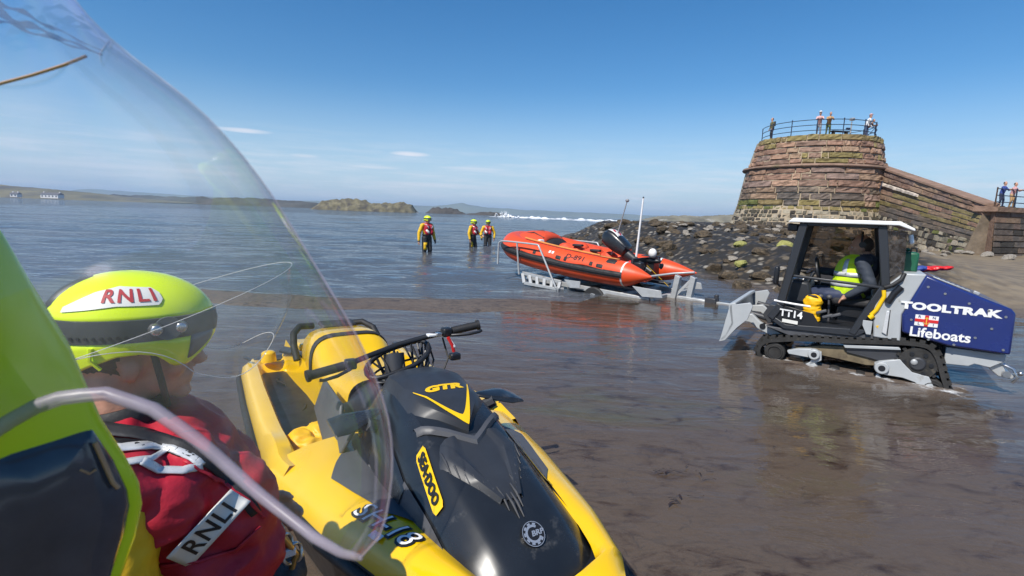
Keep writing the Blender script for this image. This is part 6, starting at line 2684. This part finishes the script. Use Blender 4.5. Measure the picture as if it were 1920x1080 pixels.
# --- hull and engine cover
side('belly', [(.78, .42), (.70, .27), (-1.05, .27), (-1.12, .42)], -.28, -WD + .28, M_TFRAME)
side('side_sill', [(.84, .50), (.68, .40), (.02, .42), (-.05, .47), (-.05, .50), (.66, .45), (.80, .53)], .0, -WD, M_TFRAME)
side('track_guard', [(.86, .40), (.62, .33), (-.28, .43), (-.26, .47), (.68, .40)], -.02, -.20, M_SIDE)
gb = side('grey_body', [(-.29, 1.10), (-.47, 1.105), (-.325, .70), (-.335, .53), (-.345, .43), (-.12, .44), (-.09, .79), (-.16, .95)], .005, -WD - .005, M_TGREY, bev=.012)
HP = [(-.462, 1.10), (-.57, 1.055), (-1.09, .855), (-1.125, .815), (-1.135, .44), (-.70, .45), (-.345, .525), (-.325, .70)]
hood_t_ = side('engine_cover', HP, .02, -WD - .02, M_TBLUE, bev=.018)
for x, z_ in ((-.49, .99), (-.62, .94), (-.80, .87), (-.94, .82), (-1.06, .78), (-.40, .66), (-.88, .56), (-1.08, .48), (-.98, .66), (-.74, .47), (-.55, .49)):
    MB().cyl((x, .018, z_), (x, .026, z_), .011, n=10).build('bolt', M_STEEL, hood_t_)
n_ = Vector((-.20, 0, .52)).normalized()
dv = Vector((-.52, 0, -.20)).normalized()
c0 = Vector((-.66, -.12, 1.022))
Mv = Matrix((dv, Vector((0, 1, 0)), n_)).transposed()
vp = MB().box(c0 + n_ * .008, (.30, .16, .012), Mv).build('vent_plate', M_GALV, hood_t_, bevel=.003)
for k in range(7):
    MB().box(c0 + n_ * .015 + dv * (-.12 + .04 * k), (.016, .07, .004), Mv).build('vent_slot', M_BLACK, hood_t_)
MB().box(Vector((-.86, -.16, .945)) + n_ * .012, (.05, .05, .03), Mv).build('latch', M_GALV, hood_t_, bevel=.006)
side('door_slot', [(-.225, .72), (-.20, .72), (-.185, .50), (-.225, .48)], .006, .022, M_REFL, gb, .004)
side('door_slot_shadow_gap', [(-.232, .73), (-.225, .73), (-.228, .47), (-.236, .47)], .004, .010, M_BLACK, gb, .0)
side('hinge_plate', [(-.10, .60), (-.02, .60), (-.02, .55), (-.06, .46), (-.10, .46)], .008, .018, M_TGREY, gb, .003)
side('warning_sticker', [(-.13, .555), (-.155, .565), (-.15, .535)], .007, .009, M_DECAL, gb, 0)
side('rear_chassis', [(-.70, .425), (-1.125, .425), (-1.12, .36), (-1.03, .285), (-.92, .30), (-.88, .27), (-.70, .26)], -.06, -WD + .06, M_TGREY)
hk = side('tow_hitch', [(-1.03, .35), (-1.10, .34), (-1.16, .25), (-1.22, .24), (-1.20, .20), (-1.10, .21), (-1.02, .28)], -.10, -.16, M_GALV)
MB().cyl((-1.15, -.06, .245), (-1.15, -.2, .245), .03, n=14).ball((-1.25, -.12, .26), .022).build('hitch_pin', M_STEEL, hk, smooth=50)
MB().tube([(-1.12, -.1, .33), (-1.19, -.08, .30), (-1.23, -.08, .22), (-1.20, -.09, .17)], .012, 6).build('shackle', M_STEEL, hk, smooth=60)
# lettering and the lifeboat flag on the cover
sd = lambda u, v, o=.0265, x0=0, z0=0: Vector((x0 - u, o, z0 + v))
text('maker_lettering', 'TOOLTRAK', .092, M_WHITE, hood_t_, lambda u, v: (-.665 - u, .0235, .795 + v - .0 * u), bold=.0055, sx=1.42, spacing=1.05)
text('service_lettering', 'Lifeboats', .128, M_WHITE, hood_t_, lambda u, v: (-.625 - u, .0235, .545 + v), bold=.003, sx=.98)
MB().box((-.515, .022, .665), (.175, .006, .105)).build('flag_panel', M_WHITE, hood_t_)
for a_, b_ in (((.030, .105), 0), ((.175, .028), 1)):
    MB().box((-.515, .026 + b_ * .0006, .665), (a_[0], .004, a_[1])).build('flag_cross', M_REDP, hood_t_)
for ch, dx, dz in (('R', -.055, .034), ('N', .055, .034), ('L', -.055, -.034), ('I', .055, -.034)):
    text('flag_letter', ch, .034, M_TBLUE, hood_t_, lambda u, v, dx=dx, dz=dz: (-.515 - dx - u, .0262, .665 + dz + v), bold=.001)
M_GOLD = mat('gold_emblem', (.7, .42, .05), .5)
mb = MB().box((-.515, .029, .665), (.008, .003, .07)).box((-.515, .0288, .69), (.026, .003, .007)).tube([(-.515 + .022 * math.cos(a), .029, .655 + .022 * math.sin(a)) for a in np.linspace(PI, 2 * PI, 9)], .003, 5)
mb.build('flag_anchor', M_GOLD, hood_t_)

# --- cab
def post(name, a, b, w=.075, m=M_TFRAME, par=None):
    return MB().bar(a, b, w, w * 1.1, (0, 1, 0)).build(name, m, par or tr, bevel=.008)


for y in (-.03, -WD + .03):
    post('cab_post', (.60, y, 1.55), (.735, y, .66))
    post('cab_post', (.735, y, .66), (.82, y, .50))
    post('cab_post', (-.075, y, 1.55), (-.165, y, .96), .075)
    post('cab_post', (-.165, y, .97), (.06, y, .44), .065)
    post('cab_rail', (.60, y, 1.545), (-.09, y, 1.545), .05)
    post('cab_rail', (.66, y, .985), (-.15, y, .94), .028)
    post('door_sill', (.70, y, .425), (.05, y, .44), .05)
post('cab_rail', (.60, -.03, 1.54), (.60, -WD + .03, 1.54), .05)
post('cab_rail', (-.08, -.03, 1.54), (-.08, -WD + .03, 1.54), .05)
post('cab_rail', (.72, -.03, .70), (.72, -WD + .03, .70), .05)
rf = MB().prism([(.745, .05, 1.555), (-.20, .05, 1.555), (-.33, .05, 1.505), (-.33, -WD - .05, 1.505), (-.20, -WD - .05, 1.555), (.745, -WD - .05, 1.555)][:3] + [(-.33, .05, 1.53), (-.21, .05, 1.595), (.70, .05, 1.60)], (0, -WD - .10, 0)).build('roof', M_WHITE, tr, bevel=.008)
side('windscreen', [(.63, 1.52), (.655, 1.52), (.775, .72), (.75, .72)], -.07, -WD + .07, M_TCLEAR, bev=0)
side('side_window', [(.60, 1.52), (-.06, 1.52), (-.145, .97), (.66, 1.0)], -WD + .034, -WD + .028, M_TINT, bev=0)
side('rear_quarter_window', [(-.10, 1.50), (-.27, 1.50), (-.29, 1.12), (-.17, 1.04)], -.03, -.036, M_TINT, bev=0)
side('rear_quarter_window', [(-.10, 1.50), (-.27, 1.50), (-.29, 1.12), (-.17, 1.04)], -WD + .036, -WD + .03, M_TINT, bev=0)
side('rear_window', [(-.275, 1.50), (-.285, 1.50), (-.295, 1.12), (-.285, 1.12)], -.05, -WD + .05, M_TINT, bev=0)
side('cab_floor', [(.72, .50), (.66, .455), (-.05, .46), (-.05, .50)], -.06, -WD + .06, M_BLACK, bev=0)
side('far_door_panel', [(.74, .66), (.66, .45), (.0, .45), (-.12, .80), (.70, .86)], -WD + .05, -WD + .02, M_BLACK, bev=0)
side('cab_back_panel', [(-.12, 1.05), (-.16, 1.05), (-.10, .46), (-.06, .46)], -.06, -WD + .06, M_BLACK, bev=0)
dash = side('dashboard', [(.70, .92), (.50, .90), (.46, .74), (.54, .50), (.72, .50)], -.30, -WD + .12, M_TFRAME, bev=.03)
side('lower_door', [(.80, .53), (.72, .66), (.42, .60), (.32, .445), (.68, .445)], -.012, -.024, M_BLACK, bev=.004)
text('fleet_lettering', 'TT14', .105, M_WHITE, tr, lambda u, v: (.622 - u, .016, .572 + v - .06 * u), bold=.003, sx=.95)
MB().prism([(.70, .010, .476), (.55, .010, .466), (.55, .010, .503), (.70, .010, .513)], (0, .004, 0)).build('white_label_plate', M_LABELW, tr)
MB().tube([(.80, .0, .70), (.62, .01, .685), (.45, .01, .675)], .012, 8).build('grab_bar', M_WHITE, tr, smooth=60)
MB().tube([(.66, -.30, .93), (.62, -.30, .945), (.56, -.30, .93)], .012, 6).build('white_handle', M_WHITE, tr, smooth=60)
MB().tube([(.52, -.4, .90), (.48, -.42, 1.0), (.44, -.43, 1.03)], .018, 8).tube([(.44 + .03 * math.cos(a), -.43 + .16 * math.cos(a + 1.57), 1.03 + .14 * math.sin(a + 1.57)) for a in np.linspace(0, 2 * PI, 21)[:-1]], .014, 6, closed=True).build('steering_wheel', M_BLACK, tr, smooth=60)
for x, y in ((.36, -.28), (.28, -.30), (.22, -.84)):
    MB().tube([(x, y, .5), (x + .02, y, .74)], .012, 6).ball((x + .02, y, .76), .028).build('lever', M_SIDE, tr, smooth=60)
for dx, dz in ((.0, 0), (.07, -.02), (.13, .02)):
    MB().box((.22 + dx, -.10, .60 + dz), (.10, .05, .03), Matrix.Rotation(.4, 3, 'Y')).build('pedal', M_SIDE, tr, bevel=.008)
seat_ = MB().box((.06, -.56, .72), (.44, .46, .10)).build('seat', M_DFAB, tr, bevel=.04)
MB().box((-.16, -.56, .98), (.09, .44, .50), Matrix.Rotation(-.12, 3, 'Y')).build('seat_back', M_DFAB, tr, bevel=.04)
MB().box((.05, -.56, .58), (.34, .36, .20)).build('seat_base', M_BLACK, tr, bevel=.02)
MB().tube([(-.155, .01, .92), (-.165, .015, .86), (-.12, .012, .72), (-.08, .01, .66)], .020, 8).build('yellow_strut', M_DECAL, tr, smooth=60)
MB().tube([(-.10, .012, .66), (-.07, .012, .63)], .026, 8).build('yellow_strut_end', M_DECAL, tr, smooth=60)
MB().tube([(-.16, .02, .95), (-.22, .03, .98), (-.28, .02, 1.04), (-.30, .0, 1.10)], .020, 8).build('rubber_hose', M_RUBBER, tr, smooth=60)
MB().tube([(-.20, .018, .80), (-.24, .02, .90), (-.29, .02, .97)], .03, 8).build('mirror_arm', M_BLACK, tr, smooth=60)
for y in (-.06, -WD + .06):
    MB().tube([(-.175, y, 1.50), (-.19, y, 1.42)], .022, 10).ball((-.19, y, 1.42), .022).build('work_lamp', M_LAMP, tr, smooth=60)
    MB().tube([(-.31, y - .05, 1.47), (-.325, y - .05, 1.40)], .022, 10).ball((-.325, y - .05, 1.40), .022).build('work_lamp', M_LAMP, tr, smooth=60)
    MB().box((.70, y, 1.50), (.10, .07, .08)).build('head_lamp', M_BLACK, tr, bevel=.015)
mi = MB().box((.80, .03, .98), (.05, .10, .20)).build('wing_mirror', M_BLACK, tr, bevel=.02)
MB().tube([(.76, -.02, .86), (.80, .02, .90)], .012, 6).build('mirror_bracket', M_BLACK, mi)

# --- front blade and lift arms
bl = side('blade', [(1.24, .60), (1.20, .63), (1.16, .40), (1.235, .22), (1.31, .17), (1.29, .22), (1.25, .27), (1.20, .41)], .12, -WD - .12, M_TGREY, bev=.01)
for y in (.12, -WD - .10):
    side('blade_side', [(1.225, .605), (1.02, .66), (.99, .62), (1.03, .47), (1.13, .36), (1.24, .20), (1.30, .175)], y, y - .03, M_TGREY, bl, .004)
side('blade_top_rail', [(1.24, .62), (1.17, .645), (1.16, .615), (1.23, .59)], .12, -WD - .12, M_TGREY, bl, .008)
for y in (-.12, -WD + .20):
    side('lift_arm', [(1.16, .47), (1.02, .50), (.93, .42), (.66, .30), (.64, .25), (.72, .24), (.95, .34), (1.04, .40), (1.14, .40)], y, y - .07, M_TGREY, bev=.008)
    MB().cyl((.90, y + .01, .375), (.90, y - .08, .375), .032, n=16).build('arm_pivot', M_BLACK, tr)
    MB().tube([(1.10, y - .12, .50), (.80, y - .12, .44)], [.028, .038], 10).build('lift_ram', M_DGREY, tr, smooth=50)
side('front_bracket', [(.86, .62), (.78, .62), (.74, .44), (.86, .40), (.92, .50)], -.20, -WD + .20, M_DGREY)
side('tow_socket', [(1.36, .34), (1.22, .34), (1.22, .24), (1.36, .24)], -.45, -.62, M_GALV)

# --- what the tractor carries
can = thing('green_can', 'dark green can standing behind the tractor cab', 'can')
MB().box((0, 0, .09), (.13, .2, .20)).cyl((.03, 0, .19), (.03, 0, .23), .025, n=12).build('can_body', M_GREEN, can, bevel=.03)
MB().tube([(-.05, 0, .19), (-.04, 0, .23), (.0, 0, .23), (.0, 0, .19)], .009, 6).build('handle', M_BLACK, can, smooth=60)
MT = Matrix.Translation(Vector(TO)) @ Matrix.Rotation(TR, 4, 'Z')
can.location = MT @ Vector((-.355, -.40, 1.105))
can.rotation_euler = (0, 0, TR)
bb = Body()
for x, y, z_, r_, mi in ((0, 0, .035, .06, 0), (-.10, .03, .03, .055, 0), (-.2, 0, .015, .045, 0), (.06, .05, .06, .06, 1), (.02, -.08, .04, .06, 1), (-.08, -.07, .03, .05, 0)):
    bb.lump((x, y, z_), (r_ * 1.5, r_ * 1.2, r_ * .8), mi)
bo = bb.build('bundle', [M_REDP, M_C['blue']], None, .012, 2, .012, 18)
bo.location = MT @ Vector((-.50, -.62, 1.095))
bo.rotation_euler = (0, R(12), TR)
bo.scale = (.9, .9, .6)
tag(bo, 'crumpled red and blue bundle lying on the tractor hood behind the cab', 'bundle')
yb_ = Body()
for x, z_, rx, rz_ in ((0, .10, .075, .10), (.0, .20, .08, .08), (-.01, .02, .07, .05), (.02, .22, .05, .04), (-.03, .22, .05, .035)):
    yb_.lump((x, 0, z_), (rx, .06, rz_))
yo_ = yb_.build('yellow_bag', [M_BAGY], None, .012, 2, .010, 18)
MB().tube([(-.06, .0, .22), (-.02, .055, .27), (.04, .03, .27)], .010, 6).build('bag_strap', M_DFAB, yo_, smooth=60)
yo_.location = MT @ Vector((.44, -.14, .51))
yo_.rotation_euler = (0, 0, TR)
yo_.scale = (1.15, .9, 1.0)
tag(yo_, 'yellow bag standing on the cab floor of the tractor behind the lettering', 'bag')

# --- the driver
dr = thing('person', 'tractor driver seated in the cab in a fluorescent yellow waistcoat over dark sleeves', 'person', MT @ Vector((.07, -.52, .03)), TR)
b = Body()
P = face(b, (.0, 0, 1.44), (1, 0, 0), 0, 3)
b.limb((-.03, 0, 1.34), (-.05, 0, 1.25), .058, .066, 0)
b.limb((0.02, 0, .86), (-.06, 0, 1.16), .15, .155, 1)
b.limb((-.06, -.14, 1.22), (-.06, .14, 1.22), .075, .075, 1)
for s in (1, -1):
    b.limb((.02, s * .09, .80), (.40, s * .11, .80), .10, .075, 2)
    b.limb((.40, s * .11, .80), (.44, s * .11, .52), .072, .055, 2)
    b.limb((.42, s * .11, .525), (.56, s * .12, .52), .045, .04, 4)
    sh = Vector((-.02, s * .20, 1.22))
    el_ = Vector((-.13, s * .26, .98)) if s > 0 else Vector((.16, s * .24, 1.04))
    wr = Vector((.06, s * .25, .83)) if s > 0 else Vector((.40, s * .14, 1.06))
    b.limb(sh, el_, .072, .060, 1)
    b.limb(el_, wr, .058, .042, 1)
    hand(b, wr, wr - el_, (0, 0, 1), 0, .7)
dr.scale = (.94, .94, .93)
b.build('body', [M_SKIN, mat('dark_blue_sleeves', (.03, .04, .06), .75, var=.2), M_C['navy'], M_HAIR, M_C['black']], dr, .011, 3, .005, 9)
eyes(P, dr)
vs_ = Body()
vs_.limb((.07, 0, .86), (.03, 0, 1.10), .19, .20)
vs_.lump((.0, 0, 1.19), (.17, .215, .09))
ve = vs_.build('waistcoat', [M_HIVIS], dr, .013, 3, .006, 10)
bm_ = bmesh.new()
bm_.from_mesh(ve.data)
VT = BVHTree.FromBMesh(bm_)


def onv(a, z_, o=.006):
    c = Vector((.04, 0, z_))
    d = Vector((math.cos(a), math.sin(a), 0))
    hit, n, i, dd = VT.ray_cast(c + d * .8, -d)
    if hit is None:
        hit, n, i, dd = VT.find_nearest(c + d * .2)
    return hit + d * o


for zc in (.94, 1.06):
    MB().grid([[onv(a, zc + e) for e in (-.026, 0, .026)] for a in np.linspace(-PI, PI, 41)]).build('reflective_band', M_REFL, ve, solid=.003, smooth=60)
for a in (R(62), R(118)):
    MB().grid([[onv(a + e, z_) for e in (-.14, 0, .14)] for z_ in np.linspace(1.06, 1.24, 7)]).build('reflective_band', M_REFL, ve, solid=.003, smooth=60)
hd = MB().tube([(.0, s_, 1.44 + z_) for s_, z_ in ((-.085, .0), (-.075, .07), (-.03, .11), (.03, .11), (.075, .07), (.085, .0))], .012, 6)
for s in (1, -1):
    hd.cyl((-.01, s * .07, 1.41), (-.01, s * .10, 1.41), .035, n=14)
hd.build('ear_defenders', M_BLACK, dr, smooth=50)
# ================================================================== the air over the sea
M_HAZE = bpy.data.materials.new('sea_haze')
M_HAZE.use_nodes = True
_nt = M_HAZE.node_tree
_nt.nodes.clear()
_o = _nt.nodes.new('ShaderNodeOutputMaterial')
_v = _nt.nodes.new('ShaderNodeVolumePrincipled')
_v.inputs['Color'].default_value = (.62, .80, 1, 1)
_v.inputs['Density'].default_value = .00026
_v.inputs['Anisotropy'].default_value = 0.0
_nt.links.new(_v.outputs[0], _o.inputs['Volume'])
MB().box((0, 3000, 58), (34000, 40000, 126)).build('haze', M_HAZE, None, smooth=0)['kind'] = 'stuff'
